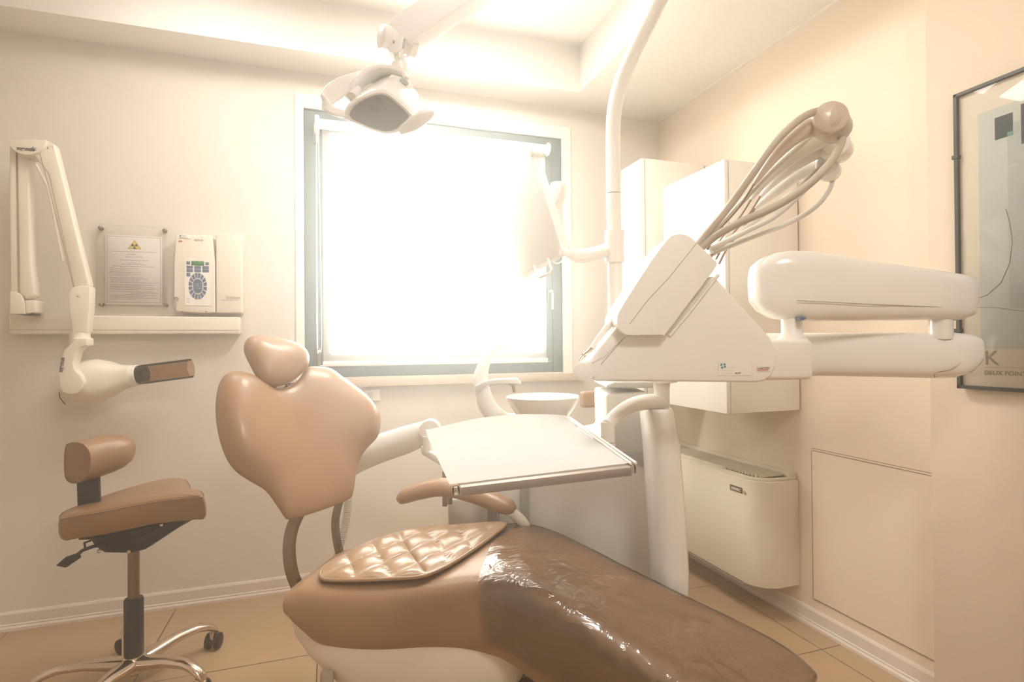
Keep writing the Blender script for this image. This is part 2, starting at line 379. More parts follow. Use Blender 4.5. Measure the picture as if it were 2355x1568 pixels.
# fan coil unit
fy0, fy1, fz0, fz1, fx = 1.985, 2.93, .144, .652, 1.815
fc = thing('fan_coil_unit', 'cream fan coil unit with rounded corner on the right wall above the skirting', 'heater', (1.93, 2.45, fz0))
def fcplan(z, ins=0, r=.115):
    o = [Vector((WX-.001, fy0+ins, z))]
    for k in range(13):
        a_ = -PI/2 - PI/2*k/12; o.append(Vector((fx+ins+r+(r)*math.cos(a_), fy0+ins+r+r*math.sin(a_), z)))
    o += [Vector((fx+ins, fy1-ins, z)), Vector((WX-.001, fy1-ins, z))]; return o
b = new(); prism(b, fcplan(fz0+.012), UP*(fz1-fz0-.03), .004, 2); obj('casing', b, M['fan'], fc)
b = new(); prism(b, fcplan(fz1-.018, .012), UP*.012, .003, 2); obj('top_rim', b, M['fan'], fc)
b = new(); prism(b, fcplan(fz1-.007, .03, .09), UP*.002); obj('grille_bed', b, M['dark'], fc, smooth=False)
b = new(); box(b, (1.995, fy0+.014, fz1-.007), (WX-.001, fy1-.02, fz1+.012), .003); obj('back_ledge', b, M['fan'], fc)
b = new()
y = fy0+.05
while y < fy1-.05:
    x0 = fx+.034 + (max(0, .115-(y-fy0))**1.6)*1.2
    box(b, (x0, y, fz1-.006), (1.99, y+.0065, fz1+.005)); y += .019
obj('grille', b, M['fan'], fc, smooth=False)
b = new(); box(b, (fx+.012, fy0+.26, fz1-.006), (fx+.034, fy1-.03, fz1+.004), .002); obj('grille_edge', b, M['fan'], fc)
b = new(); prism(b, [Vector((fx+.012, fy0+.12, fz0-.006)), Vector((fx+.06, fy0+.12, fz0-.006)), Vector((fx+.06, fy1-.02, fz0-.006)), Vector((fx+.012, fy1-.02, fz0-.006))], UP*.016, .003); obj('bottom_lip', b, M['greyl'], fc)
b = new(); box(b, (fx+.004, fy0+.12, fz0+.009), (fx+.05, fy1-.02, fz0+.013)); obj('lip_gap', b, M['dark'], fc, smooth=False)
pa, pb = P(1679, 1120, x=fx-.001), P(1707, 1133, x=fx-.001)
b = new(); box(b, (fx-.003, pb.y, pb.z-.004), (fx+.001, pa.y, pb.z+.022), .001); bd = obj('name_plate', b, M['steel'], fc)
text('name_lettering', 'AERMEC', (fx-.0035, (pa.y+pb.y)/2, pb.z+.002), (0, -1, 0), UP, .0175, M['plasticm'], bd, align='CENTER', bold=.0004)
b = new(); pc = P(1711, 1132, x=fx-.002); lathe(b, [(.008, 0), (.008, .003), (.003, .004)], (fx+.001, pc.y, pc.z), (-1, 0, 0), 16); obj('sensor_screw', b, M['hose'], fc)

# ------------------------------------------------------------------ picture on the pier
py0, pz0, pz1 = 1.222, 1.112, 2.048; py1 = .50
pic = thing('framed_poster', 'large black-framed poster behind glass on the right wall', 'picture', (PX-.015, (py0+py1)/2, pz0))
b = new()
for lo, hi in (((PX-.032, py0-.011, pz0), (PX-.001, py0, pz1)), ((PX-.032, py1, pz0), (PX-.001, py1+.011, pz1)), ((PX-.032, py1, pz0), (PX-.001, py0, pz0+.011)), ((PX-.032, py1, pz1-.011), (PX-.001, py0, pz1))): box(b, lo, hi, .001)
obj('frame', b, M['frameb'], pic, smooth=False)
for z in (P(2197, 362, x=PX-.03).z, P(2205, 760, x=PX-.03).z):
    b = new(); box(b, (PX-.036, py0-.014, z-.006), (PX-.002, py0+.004, z+.006), .001); obj('clip', b, M['frameb'], pic, smooth=False)
b = new(); box(b, (PX-.036, 1.0, pz1-.012), (PX-.002, 1.012, pz1+.005), .001); obj('clip', b, M['frameb'], pic, smooth=False)
M['poster'] = mat('poster_paper', (.80, .70, .56), .7); M['pblue'] = mat('poster_pale_blue', (.62, .61, .54), .7); M['pblue2'] = mat('poster_mid_blue', (.50, .52, .48), .7)
M['pdark'] = mat('poster_dark', (.05, .06, .07), .7); M['pteal'] = mat('poster_teal', (.12, .30, .25), .7); M['pline'] = mat('poster_line', (.36, .27, .19), .7)
b = new(); box(b, (PX-.020, py1+.01, pz0+.01), (PX-.015, py0-.01, pz1-.01)); obj('poster', b, M['poster'], pic, smooth=False)
def patch(name, y0, y1, z0, z1, m, k=1):
    b = new(); box(b, (PX-.020-.0004*k, y1, z0), (PX-.0198, y0, z1)); return obj(name, b, m, pic, smooth=False)
yb = P(2252, 500, x=PX-.02).y; zb = P(2252, 802, x=PX-.02).z; zt = P(2252, 262, x=PX-.02).z
patch('blue_field', yb, py1+.03, zb, zt, M['pblue']); patch('deep_blue_field', P(2318, 400, x=PX-.02).y, py1+.08, zb+.12, zt-.06, M['pblue2'], 2)
q0, q1 = P(2288, 272, x=PX-.02), P(2330, 310, x=PX-.02)
patch('dark_square', q0.y, q1.y, q1.z, q0.z, M['pdark'], 3); patch('teal_square', q1.y+.014, q1.y, q1.z, q1.z+.012, M['pteal'], 4)
q0, q1 = P(2348, 240, x=PX-.02), P(2354, 330, x=PX-.02); patch('dark_block', q0.y, q1.y-.12, q1.z, q0.z, M['pdark'], 3)
b = new(); tube(b, [P(u, v, x=PX-.021) for u, v in ((2313, 480), (2322, 510), (2328, 555), (2322, 605), (2302, 650), (2270, 678), (2242, 688), (2225, 690))], .0011, 6); obj('curved_line', b, M['pline'], pic)
b = new(); tube(b, [P(u, v, x=PX-.021) for u, v in ((2240, 706), (2290, 707), (2355, 716))], .0008, 6); obj('curved_line', b, M['pline'], pic)
kz = P(2263, 838, x=PX-.021)
text('poster_letter', 'K', kz, (0, -1, 0), UP, .062, M['pline'], pic)
text('poster_title', 'DEUX POINTS V', P(2263, 861, x=PX-.021), (0, -1, 0), UP, .0185, M['pline'], pic)
b = new(); g = P(2263, 844, x=PX-.021); box(b, (PX-.0206, py1+.1, g.z), (PX-.02, g.y, g.z+.0008)); obj('title_rule', b, M['pline'], pic, smooth=False)
b = new(); box(b, (PX-.027, py1+.009, pz0+.009), (PX-.0255, py0-.009, pz1-.009)); obj('picture_glass', b, M['pglass'], pic, smooth=False)

# ------------------------------------------------------------------ x-ray unit on the window wall
yw = WY
xr = thing('xray_unit', 'cream wall-mounted dental x-ray arm with tube head on the left', 'x-ray machine', (-1.1, WY-.03, 1.32))
r0, r1 = P(22, 728, y=WY-.07), P(551, 763, y=WY-.07)
zr0, zr1 = P(300, 768, y=WY-.07).z, P(300, 727, y=WY-.07).z
b = new(); box(b, (r0.x, WY-.075, zr0), (r1.x, WY-.001, zr1), .006, 3); rail = obj('wall_rail', b, M['cream'], xr)
b = new(); box(b, (r0.x, WY-.0765, zr0+.018), (r1.x, WY-.070, zr0+.0195)); obj('rail_groove', b, M['txtl'], rail, smooth=False)
YA = 2.90
def ypl(l, y=YA): return [P(u, v, y=y) for u, v in l]
# base block
b = new(); prism(b, ypl([(22, 722), (22, 668), (36, 669), (50, 678), (58, 700), (59, 722)]), Vector((0, .11, 0)), .004); prism(b, ypl([(59, 722), (57, 690), (81, 690), (81, 718)]), Vector((0, .1, 0)), .004)
obj('base_joint', b, M['cream'], xr)
b = new(); box(b, (P(36, 725, y=YA).x, YA+.01, zr1-.001), (P(70, 725, y=YA).x, YA+.09, P(50, 719, y=YA).z), .002); obj('pivot_gap', b, M['black'], xr)
# first arm
b = new(); prism(b, ypl([(36, 336), (22, 336), (25, 670), (42, 672)]), Vector((0, .06, 0)), .002); prism(b, ypl([(37, 340), (42, 672), (58, 690), (81, 680), (72, 600), (68, 420), (70, 350)]), Vector((0, .055, 0)), .01, 3)
obj('first_arm', b, M['cream'], xr)
b = new(); tube(b, ypl([(37, 352), (40, 560), (42, 670)], YA-.0005), .0012, 6); obj('arm_seam', b, M['inkb'], xr)
# second arm
b = new(); prism(b, ypl([(72, 350), (98, 335), (126, 332), (207, 658), (190, 664), (168, 660), (110, 400)], YA-.03), Vector((0, .05, 0)), .008, 3); obj('second_arm', b, M['cream'], xr)
b = new(); tube(b, ypl([(91, 350), (125, 480), (169, 660)], YA-.0305), .0012, 6); obj('arm_seam', b, M['inkb'], xr)
b = new(); tube(b, ypl([(84, 378), (110, 430), (145, 600)], YA-.02), .006, 8); obj('arm_edge', b, M['cream'], xr)
# knee cap with lettering
cap_ = [(20, 321), (106, 321)] + [(63+43*math.cos(a_), 322+34*math.sin(a_)) for a_ in [PI*k/14 for k in range(1, 14)]]
b = new(); prism(b, ypl(cap_[:1]+[cap_[1]]+cap_[2:], YA-.045), Vector((0, .1, 0)), .003); kc = obj('knee_cap', b, M['cream'], xr)
b = new(); prism(b, ypl([(104, 321), (124, 331), (126, 350), (106, 345)], YA-.03), Vector((0, .05, 0)), .003); obj('knee_cap_end', b, M['cream'], xr)
k0 = P(38, 344, y=YA-.046)
text('brand_lettering', 'xgenus', k0, (1, 0, 0), UP, .0225, M['txt'], kc, bold=.0007); text('brand_lettering', 'dc', P(70, 344.5, y=YA-.046), (1, 0, 0), UP, .0225, M['txt'], kc)
# elbow taper and swivel
b = new(); prism(b, ypl([(158, 672), (166, 660), (190, 656), (208, 659), (207, 700), (201, 765), (166, 765), (157, 710)], YA-.04), Vector((0, .06, 0)), .006, 3); el = obj('elbow', b, M['cream'], xr)
b = new(); e0 = P(181, 678, y=YA-.041); lathe(b, [(.009, 0), (.0085, .002), (.006, .0025)], e0+Vector((0, .001, 0)), (0, -1, 0), 20); obj('elbow_button', b, M['cream'], el)
b = new(); a0, a1 = P(184, 765, y=YA-.01), P(184, 792, y=YA-.01); tube(b, [a0, a1], .038, 28); obj('swivel_collar', b, M['cream'], xr)
b = new(); q = P(194, 780, y=YA-.049); lathe(b, [(.005, 0), (.005, .002)], q, (0, -1, 0), 12); obj('collar_screw', b, M['txt'], xr)
# C-shaped yoke
yk_ = [(201, 776), (202, 795), (185, 799), (176, 812), (170, 835), (172, 850), (186, 862), (194, 878), (190, 894), (178, 905), (160, 909), (144, 903), (135, 888), (133, 865), (136, 835), (146, 806), (160, 792), (167, 785), (167, 776)]
b = new(); prism(b, [P(u, v, y=YA-.075) for u, v in yk_], Vector((0, .07, 0)), .008, 4); yo = obj('yoke', b, M['cream'], xr)
v0 = P(143, 856, y=YA-.0755); v1 = P(150, 812, y=YA-.0755)
text('brand_lettering', 'xgenus', v0, (v1-v0), UP.cross(Vector((0, 1, 0)))*1, .0225, M['txt'], yo, bold=.0007)
b = new(); hub = P(165, 880, y=YA-.03); lathe(b, [(.05, -.01), (.05, .012), (.044, .018), (.002, .02)], hub, (.35, -.9, 0), 32); hb_ = obj('yoke_hub', b, M['cream'], yo)
# head
ax = (P(370, 858, y=YA-.06)-P(200, 880, y=YA-.02)).normalized(); hc = P(166, 882, y=YA+.055)
b = new(); S = Vector((0, 0, 1)); S = (S-ax*S.dot(ax)).normalized(); Q = ax.cross(S)
rings = []
for t_, rw, rh in ((-.02, .07, .062), (-.005, .088, .082), (.05, .095, .094), (.11, .09, .096), (.16, .072, .078), (.20, .055, .058), (.225, .050, .052), (.245, .048, .049)):
    rings.append([hc+ax*t_+Q*(rw*math.copysign(abs(math.cos(2*PI*k/40))**.8, math.cos(2*PI*k/40)))+S*(rh*math.copysign(abs(math.sin(2*PI*k/40))**.8, math.sin(2*PI*k/40))) for k in range(40)])
loft(b, rings); hd = obj('tube_head', b, M['cream'], xr)
c0 = hc+ax*.245
b = new(); lathe(b, [(.047, 0), (.047, .022), (.043, .024), (.02, .024)], c0, ax, 36); obj('collimator_ring', b, M['plasticm'], hd)
b = new(); lathe(b, [(.041, .02), (.041, .055), (.03, .055)], c0, ax, 36); obj('collimator_base', b, M['black'], hd)
b = new(); lathe(b, [(.0445, .024), (.0445, .245), (.042, .245), (.042, .024)], c0, ax, 40, cap=False); obj('cone_tube', b, M['smoke'], hd, label='smoky clear plastic tube')
b = new(); tube(b, ypl([(136, 902), (138, 915), (150, 930)], YA-.03), .0022, 6); obj('lower_seam', b, M['ink'], hd)

# control panel and cover
zc0, zc1 = P(450, 718, y=WY-.075).z, P(450, 541, y=WY-.075).z
cp = thing('xray_control_panel', 'cream x-ray control box with blue oval keypad and green display', 'control panel', (-.62, WY-.03, zc0))
cp_o = [(404, 541), (488, 541), (494, 600), (495, 718), (470, 720), (405, 716), (399, 700), (400, 600)]
b = new(); prism(b, [P(u, v, y=WY-.07) for u, v in cp_o], Vector((0, .068, 0)), .006, 3); bx_ = obj('housing', b, M['cream'], cp)
YK = WY-.0715
def krect(b, u0, v0, u1, v1, th=.0015, bev=.002): 
    a0, a1 = P(u0, v1, y=YK), P(u1, v0, y=YK); box(b, (a0.x, YK-th, a0.z), (a1.x, YK+.001, a1.z), bev, 2)
b = new(); krect(b, 425, 596, 484, 702, .0006, 0); kp = obj('keypad_plate', b, M['plasticm'], cp, smooth=False)
b = new(); krect(b, 440, 601, 469.5, 610, .0022, .002); obj('display', b, M['lcd'], kp)
def key(u0, v0, u1, v1): b = new(); krect(b, u0, v0, u1, v1, .002, .0015); obj('key', b, M['blue'], kp)
for r in ((429, 601, 437.5, 608), (472.5, 603, 480.5, 609.5), (429, 611, 444, 617.5), (447, 611.5, 462.5, 618.2), (465.5, 612, 480.5, 618.8), (429, 618.7, 444, 625), (447, 619.3, 462.5, 625.6), (465.5, 619.8, 480.5, 626.2), (429, 627, 438, 635.5)): key(*r)
ko = P(455, 658, y=YK); kw, kh = P(476, 658, y=YK).x-ko.x, P(455, 627.5, y=YK).z-ko.z
def sector(a0, a1, f0, f1):
    b = new(); n_ = 6
    o = [Vector((ko.x+kw*f1*math.cos(a_), YK+.001, ko.z+kh*f1*math.sin(a_))) for a_ in [a0+(a1-a0)*k/n_ for k in range(n_+1)]]
    i_ = [Vector((ko.x+kw*f0*math.cos(a_), YK+.001, ko.z+kh*f0*math.sin(a_))) for a_ in [a1+(a0-a1)*k/n_ for k in range(n_+1)]]
    prism(b, o+i_ if f0 > .01 else o, Vector((0, -.003, 0))); obj('key', b, M['blue'], kp, smooth=False)
for k in range(16): sector(2*PI*k/16+.045, 2*PI*(k+1)/16-.045, .62, 1)
for s_ in (1, -1):
    o = [(.5*math.cos(a_), s_*(.18+.36*math.sin(a_))) for a_ in [PI*k/10 for k in range(11)]]
    b = new(); prism(b, [Vector((ko.x+kw*x_, YK+.001, ko.z+kh*z_)) for x_, z_ in o], Vector((0, -.003, 0))); obj('key', b, M['blue'], kp, smooth=False)
for x0_, x1_, z0_, z1_ in ((-.5, -.03, .02, .16), (.03, .5, .02, .16), (-.5, .5, -.14, -.0)):
    b = new(); box(b, (ko.x+kw*x0_, YK-.002, ko.z+kh*z0_), (ko.x+kw*x1_, YK+.001, ko.z+kh*z1_)); obj('key', b, M['blue'], kp, smooth=False)
b = new()
for v in (685, 690, 694.5):
    for u in (430, 433.5): krect(b, u, v, u+1.8, v+1.6, .0008, 0)
obj('indicator_marks', b, M['txtl'], kp, smooth=False)
b = new(); krect(b, 412, 539.5, 437, 548, .0006, 0); st = obj('sticker', b, M['paper'], bx_, smooth=False)
b = new(); krect(b, 413, 540.5, 417, 544, .001, 0); obj('sticker_mark', b, M['teal'], st, smooth=False)
b = new(); krect(b, 413, 546.3, 432, 547.2, .001, 0); krect(b, 419, 542, 428, 542.7, .001, 0); obj('sticker_lines', b, M['txtl'], st, smooth=False)
b = new(); krect(b, 411, 553, 419, 555.5, .0006, 0); obj('small_sticker', b, M['orange'], bx_, smooth=False)
text('brand_lettering', 'xgenus', P(446, 552.5, y=YK), (1, 0, 0), UP, .014, M['txtl'], bx_)
b = new(); k_ = P(406, 687, y=YK-.003); lathe(b, [(.011, 0), (.011, .006), (.008, .01), (.003, .01)], k_+Vector((0, .006, 0)), (0, -1, 0), 20); obj('key_switch', b, M['chrome'], cp)
b = new(); box(b, (k_.x-.002, k_.y-.02, k_.z-.045), (k_.x+.002, k_.y-.008, k_.z-.004), .001); tube(b, [k_+Vector((0, -.012, -.008)), k_+Vector((-.008, -.012, -.02)), k_+Vector((0, -.012, -.028))], .0016, 6); obj('door_key', b, M['chrome'], cp)
b = new()
for u in (418, 474): q = P(u, 716.5, y=YK); lathe(b, [(.0035, 0), (.0035, .002)], q, (0, -1, 0), 10)
obj('case_screws', b, M['screw'], cp)
b = new(); a0, a1 = P(497, 719, y=WY-.07), P(556, 541, y=WY-.07); box(b, (a0.x, WY-.07, a0.z), (a1.x, WY-.001, a1.z), .006, 3); cv = obj('junction_cover', b, M['cream'], None)
tag(cv, 'plain cream cover box on the rail, right of the x-ray control box', 'box')
g0 = P(519, 687, y=WY-.071); text('brand_lettering', 'Götzen', g0, (1, 0, 0), UP, .0215, M['txtl'], cv)
b = new(); a0, a1 = P(507, 690.3, y=WY-.071), P(548, 689.4, y=WY-.071); box(b, (a0.x, WY-.0712, a0.z), (a1.x, WY-.07, a0.z+.0018)); obj('brand_rule', b, M['txtl'], cv, smooth=False)

# acrylic holder with notice
nz0, nz1 = P(300, 709, y=WY-.02).z, P(300, 519, y=WY-.02).z; nx0, nx1 = P(222, 600, y=WY-.02).x, P(385, 600, y=WY-.02).x
ah = thing('acrylic_notice_holder', 'clear acrylic sheet screwed to the wall at four corners, holding a notice', 'sign holder', ((nx0+nx1)/2, WY-.02, nz0))
b = new(); box(b, (nx0, WY-.022, nz0), (nx1, WY-.018, nz1), .001); obj('acrylic_sheet', b, M['acrylic'], ah)
for u, v in ((230, 523.5), (378, 529.5), (232, 700.5), (380, 701.5)):
    q = P(u, v, y=WY-.024); b = new(); lathe(b, [(.0085, -.022), (.0085, .002), (.006, .005), (.002, .006)], q, (0, -1, 0), 20); obj('standoff_screw', b, M['screw'], ah)
a0, a1 = P(243, 699, y=WY-.016), P(373, 545, y=WY-.016)
b = new(); box(b, (a0.x, WY-.0172, a0.z-.002), (a1.x, WY-.0162, a1.z)); no = obj('radiation_notice', b, M['paper'], None, smooth=False)
tag(no, 'white printed notice with yellow radiation triangle inside the acrylic sheet', 'notice')
ny = WY-.0174; nx_0, nx_1, nz_0, nz_1 = a0.x+.006, a1.x-.007, a0.z+.008, a1.z-.006
b = new()
for lo, hi in (((nx_0, ny, nz_0), (nx_0+.0012, ny+.0003, nz_1)), ((nx_1-.0012, ny, nz_0), (nx_1, ny+.0003, nz_1)), ((nx_0, ny, nz_0), (nx_1, ny+.0003, nz_0+.0012)), ((nx_0, ny, nz_1-.0012), (nx_1, ny+.0003, nz_1))): box(b, lo, hi)
obj('notice_border', b, M['inkb'], no, smooth=False)
def nl(fx0, fx1, v, th=.0014):
    z = P(305, v, y=ny).z; W_ = nx_1-nx_0; x = nx_0+fx0*W_
    while x < nx_0+fx1*W_:
        l_ = random.uniform(.006, .018); box(b, (x, ny, z), (min(x+l_, nx_0+fx1*W_), ny+.0003, z+th)); x += l_+.0022
b = new()
for fa, fb, v in ((.08, .92, 579), (.36, .53, 585.5), (.34, .67, 591), (.23, .78, 599), (.38, .64, 605), (.27, .75, 608.5), (.1, .9, 613)): nl(fa, fb, v)
for blk in ((618, 626, 3), (628, 634, 3), (639, 650, 5), (655, 667, 6), (679, 688, 4)):
    for k in range(blk[2]):
        v = blk[0]+(blk[1]-blk[0])*k/(blk[2]-1); nl(.02 if k == 0 else .06, random.uniform(.4, .98), v, .0011)
nl(.02, .85, 671, .0011); nl(.33, .96, 674, .0011); nl(.35, .62, 677, .0011)
obj('notice_lines', b, M['ink'], no, smooth=False)
tc_ = P(309.5, 564, y=ny); b = new(); R_ = .029
tri = [Vector((tc_.x, ny, tc_.z+R_*.86)), Vector((tc_.x-R_*.95, ny, tc_.z-R_*.6)), Vector((tc_.x+R_*.95, ny, tc_.z-R_*.6))]
prism(b, tri, Vector((0, -.0004, 0))); tr = obj('warning_triangle', b, M['inkb'], no, smooth=False)
cc = sum(tri, Vector())/3
b = new(); prism(b, [cc+(p-cc)*.87-Vector((0, .0002, 0)) for p in tri], Vector((0, -.0005, 0))); obj('triangle_field', b, M['yellow'], tr, smooth=False)
b = new(); tc2 = cc-Vector((0, .0012, .001))
for a0_ in (PI/2+PI, PI/6, 5*PI/6):
    o = [tc2+Vector((.013*math.cos(a_), 0, .013*math.sin(a_))) for a_ in [a0_-.5+k*.2 for k in range(6)]]; i_ = [tc2+Vector((.004*math.cos(a_), 0, .004*math.sin(a_))) for a_ in (a0_+.5, a0_-.5)]
    prism(b, o+i_, Vector((0, -.0002, 0)))
lathe(b, [(.0025, 0), (.0025, .0003)], tc2, (0, -1, 0), 12); obj('trefoil', b, M['txt'], tr, smooth=False)

# wall socket
q = P(852, 909, y=WY-.004)
so = thing('wall_socket', 'small white wall socket plate below the window sill', 'socket', (q.x, WY, q.z-.03))
b = new(); box(b, (q.x-.032, WY-.012, q.z-.03), (q.x+.05, WY, q.z+.03), .003); obj('cover_plate', b, M['plasticm'], so)
b = new(); box(b, (q.x-.014, WY-.0135, q.z-.016), (q.x+.014, WY-.011, q.z+.016), .001); obj('socket_insert', b, M['hosel'], so)

# ------------------------------------------------------------------ stools
def cast(root, p, ang, M_=M):
    t = Vector((math.cos(ang), math.sin(ang), 0)); s = Vector((-t.y, t.x, 0)); c = Vector((p.x, p.y, .032))
    b = new(); tube(b, [c+UP*.03, c+UP*.062], .009, 12); box_ = prism(b, [c+t*.018+s*.009+UP*.0, c+t*.018-s*.009, c-t*.02-s*.009+UP*.012, c-t*.02+s*.009+UP*.012], UP*.03, .004)
    r = obj('caster', b, M_['chrome'], root)
    for k in (-1, 1):
        b = new(); lathe(b, [(.010, -.009), (.026, -.009), (.032, -.006), (.032, .006), (.026, .009), (.010, .009)], c+s*(k*.019), s, 28); obj('wheel', b, M_['black'], r)
def stool_base(root, cx, cy, ang0, R_, zc, ztop, rchrome):
    """five-legged star base, gas lift and column"""
    c = Vector((cx, cy, 0))
    b = new(); lathe(b, [(.03, .055), (.042, .06), (.045, .10), (.036, .118), (.03, .12)], c, UP, 32); obj('hub', b, M['chrome'], root)
    for k in range(5):
        a_ = ang0+2*PI*k/5; t = Vector((math.cos(a_), math.sin(a_), 0)); s = Vector((-t.y, t.x, 0))
        pa_ = [(.02, .090, .036, .026), (.07, .098, .033, .024), (.15, .113, .026, .019), (.23, .114, .022, .017), (R_-.03, .103, .021, .016), (R_, .086, .021, .017), (R_+.014, .072, .015, .010)]
        b = new(); rings = []
        for d_, z_, w_, h_ in pa_:
            q_ = c+t*d_+UP*z_; rings.append([q_+s*(w_*math.cos(2*PI*j/16))+UP*(h_*math.sin(2*PI*j/16)) for j in range(16)])
        loft(b, rings); obj('leg', b, M['chrome'], root)
        cast(root, c+t*R_, a_+.6)
    b = new(); lathe(b, [(.026, .05), (.032, .06), (.032, zc-.006), (.029, zc), (.018, zc)], c, UP, 32); obj('column_sleeve', b, M['black'], root)
    b = new(); lathe(b, [(rchrome, zc-.02), (rchrome, ztop)], c, UP, 24); obj('gas_lift', b, M['steel'], root)
sc_ = P(308, 1500, d=2.06); cx, cy = sc_.x, sc_.y
rr = P(487, 1446, z=.085); a0_ = math.atan2(rr.y-cy, rr.x-cx)
st = thing('saddle_stool', 'brown leather operator stool on chrome five-star base, beside the dental chair', 'stool', (cx, cy, 0))
dpt = 2.06
zs = P(308, 1375, d=dpt).z; zt_ = P(305, 1262, d=dpt).z
stool_base(st, cx, cy, a0_, .30, zs, zt_, .019)
# seat
A_, B_, C_ = P(135, 1187, d=1.88), P(466, 1134, d=1.95), P(405, 1097, d=2.26)
nS = (B_-A_).cross(C_-A_).normalized(); nS = nS if nS.z > 0 else -nS
so_ = [(136, 1189), (139, 1178), (160, 1167), (250, 1134), (340, 1107), (395, 1097), (425, 1099), (436, 1110), (441, 1121), (458, 1124), (468, 1131), (467, 1139), (440, 1141), (350, 1151), (240, 1172), (165, 1184)]
o3 = catmull([plane_hit(u, v, A_, nS) for u, v in so_], 4, True)
cS = sum(o3, Vector())/len(o3)
b = new(); rings = []
dn = -nS*.6-UP*.4
for sc, h in ((.02, .004), (.3, .006), (.6, .005), (.85, .002), (.955, -.001), (.99, -.008), (1.01, -.03), (1.015, -.055), (1.0, -.075), (.965, -.084), (.5, -.085)):
    rings.append([cS+(p-cS)*sc+dn*(-h) for p in o3])
loft(b, rings); obj('seat', b, M['leather2'], st)
b = new(); tube(b, [cS+(p-cS)*.992+dn*.006 for p in o3]+[cS+(o3[0]-cS)*.992+dn*.006], .0016, 6, cap=False); obj('seat_piping', b, M['line'], st)
# mechanism
mo = [(205, 1238), (320, 1215), (440, 1172), (452, 1180), (448, 1192), (395, 1222), (332, 1264), (302, 1272), (240, 1271), (226, 1262), (215, 1252)]
b = new(); prism(b, pts(mo, 1.98), CF*.05, .005); prism(b, pts([(310, 1240), (390, 1200), (452, 1184), (335, 1262)], 1.96), CF*.02, .003)
me_ = obj('tilt_mechanism', b, M['black'], st)
for u, v, dd in ((372, 1206, 1.958), (297, 1268, 1.978), (228, 1267, 1.978)):
    b = new(); lathe(b, [(.007, 0), (.007, .003), (.004, .006), (.001, .007)], P(u, v, d=dd), -CF, 16); obj('bolt', b, M['chrome'], me_)
b = new(); tube(b, pts([(245, 1252), (215, 1256), (190, 1265), (175, 1278)], 1.95), .006, 10)
tube(b, pts([(196, 1262), (194, 1248), (208, 1243)], 1.96), .004, 8)
prism(b, pts([(178, 1272), (182, 1284), (150, 1306), (127, 1301), (150, 1281)], 1.945), CF*.012, .003); obj('lever', b, M['black'], st)
# back pad
nf = Vector((CF.x, CF.y, 0)).normalized(); nr = Vector((CR.x, CR.y, 0)).normalized()
pax = (nr*.15+nf*.99).normalized(); pq = (nr*.99-nf*.15).normalized()
pc = P(179, 1063, d=1.93)
D_ = catmull([(-.046, .045), (-.05, 0), (-.048, -.055), (-.028, -.075), (.0, -.077), (.03, -.062), (.048, -.02), (.05, .015), (.038, .05), (.012, .068), (-.02, .070), (-.04, .062)], 4, True) if False else None
dd_ = [(-.046, .050), (-.050, 0), (-.046, -.056), (-.024, -.074), (.004, -.070), (.032, -.046), (.046, -.005), (.042, .036), (.020, .064), (-.014, .070), (-.038, .064)]
dd_ = [(v.x, v.y) for v in catmull([Vector((x_, y_, 0)) for x_, y_ in dd_], 4, True)]
rings = []
for s_, k_, tw in ((0, .5, 0), (.0, .93, 0), (.003, .99, 0), (.012, 1.0, .0), (.07, 1.03, .004), (.12, 1.0, .006), (.155, .9, .006), (.178, .72, .005), (.19, .45, .004), (.193, .1, .003)):
    rings.append([pc+pax*s_*1.12+pq*(x_*k_*1.12+tw)+UP*(z_*k_+tw) for x_, z_ in dd_])
b = new(); loft(b, rings); obj('backrest', b, M['leather2'], st)
b = new(); tube(b, [pc+pax*.001+pq*(x_*1.10)+UP*(z_*.985) for x_, z_ in dd_+dd_[:1]], .0015, 6, cap=False); obj('backrest_piping', b, M['line'], st)
b = new(); prism(b, [P(175, 1095, d=2.0), P(226, 1092, d=2.0), P(228, 1165, d=1.99), P(232, 1240, d=1.99), P(180, 1242, d=1.99), P(178, 1165, d=1.99)], CF*.012, .002); obj('backrest_bar', b, M['black'], st)

# second stool behind the unit
s2 = P(1385, 1000, d=2.78); s2 = Vector((s2.x, s2.y, 0))
st2 = thing('assistant_stool', 'assistant stool behind the spittoon unit, only its tan back pad showing', 'stool', s2)
stool_base(st2, s2.x+.02, s2.y-.02, .4, .22, .30, .52, .016)
b = new(); lathe(b, [(.02, .52), (.14, .525), (.15, .545), (.15, .575), (.13, .592), (.05, .598), (.001, .598)], s2+Vector((.02, -.02, 0)), UP, 36); obj('seat', b, M['leather2'], st2)
b = new(); box(b, (s2.x+.09, s2.y+.12, .51), (s2.x+.13, s2.y+.135, .98), .003); box(b, (s2.x+.06, s2.y, .51), (s2.x+.13, s2.y+.135, .522), .003); obj('backrest_bar', b, M['black'], st2)
za, zb_ = P(1365, 937, d=2.75).z, P(1365, 900, d=2.75).z; xa = P(1341, 918, y=s2.y+.09).x
za, zb_ = P(1365, 937, y=s2.y+.09).z, P(1365, 900, y=s2.y+.09).z
b = new(); box(b, (xa, s2.y+.09, za), (xa+.26, s2.y+.14, zb_), .014, 4); obj('backrest', b, M['leather'], st2)

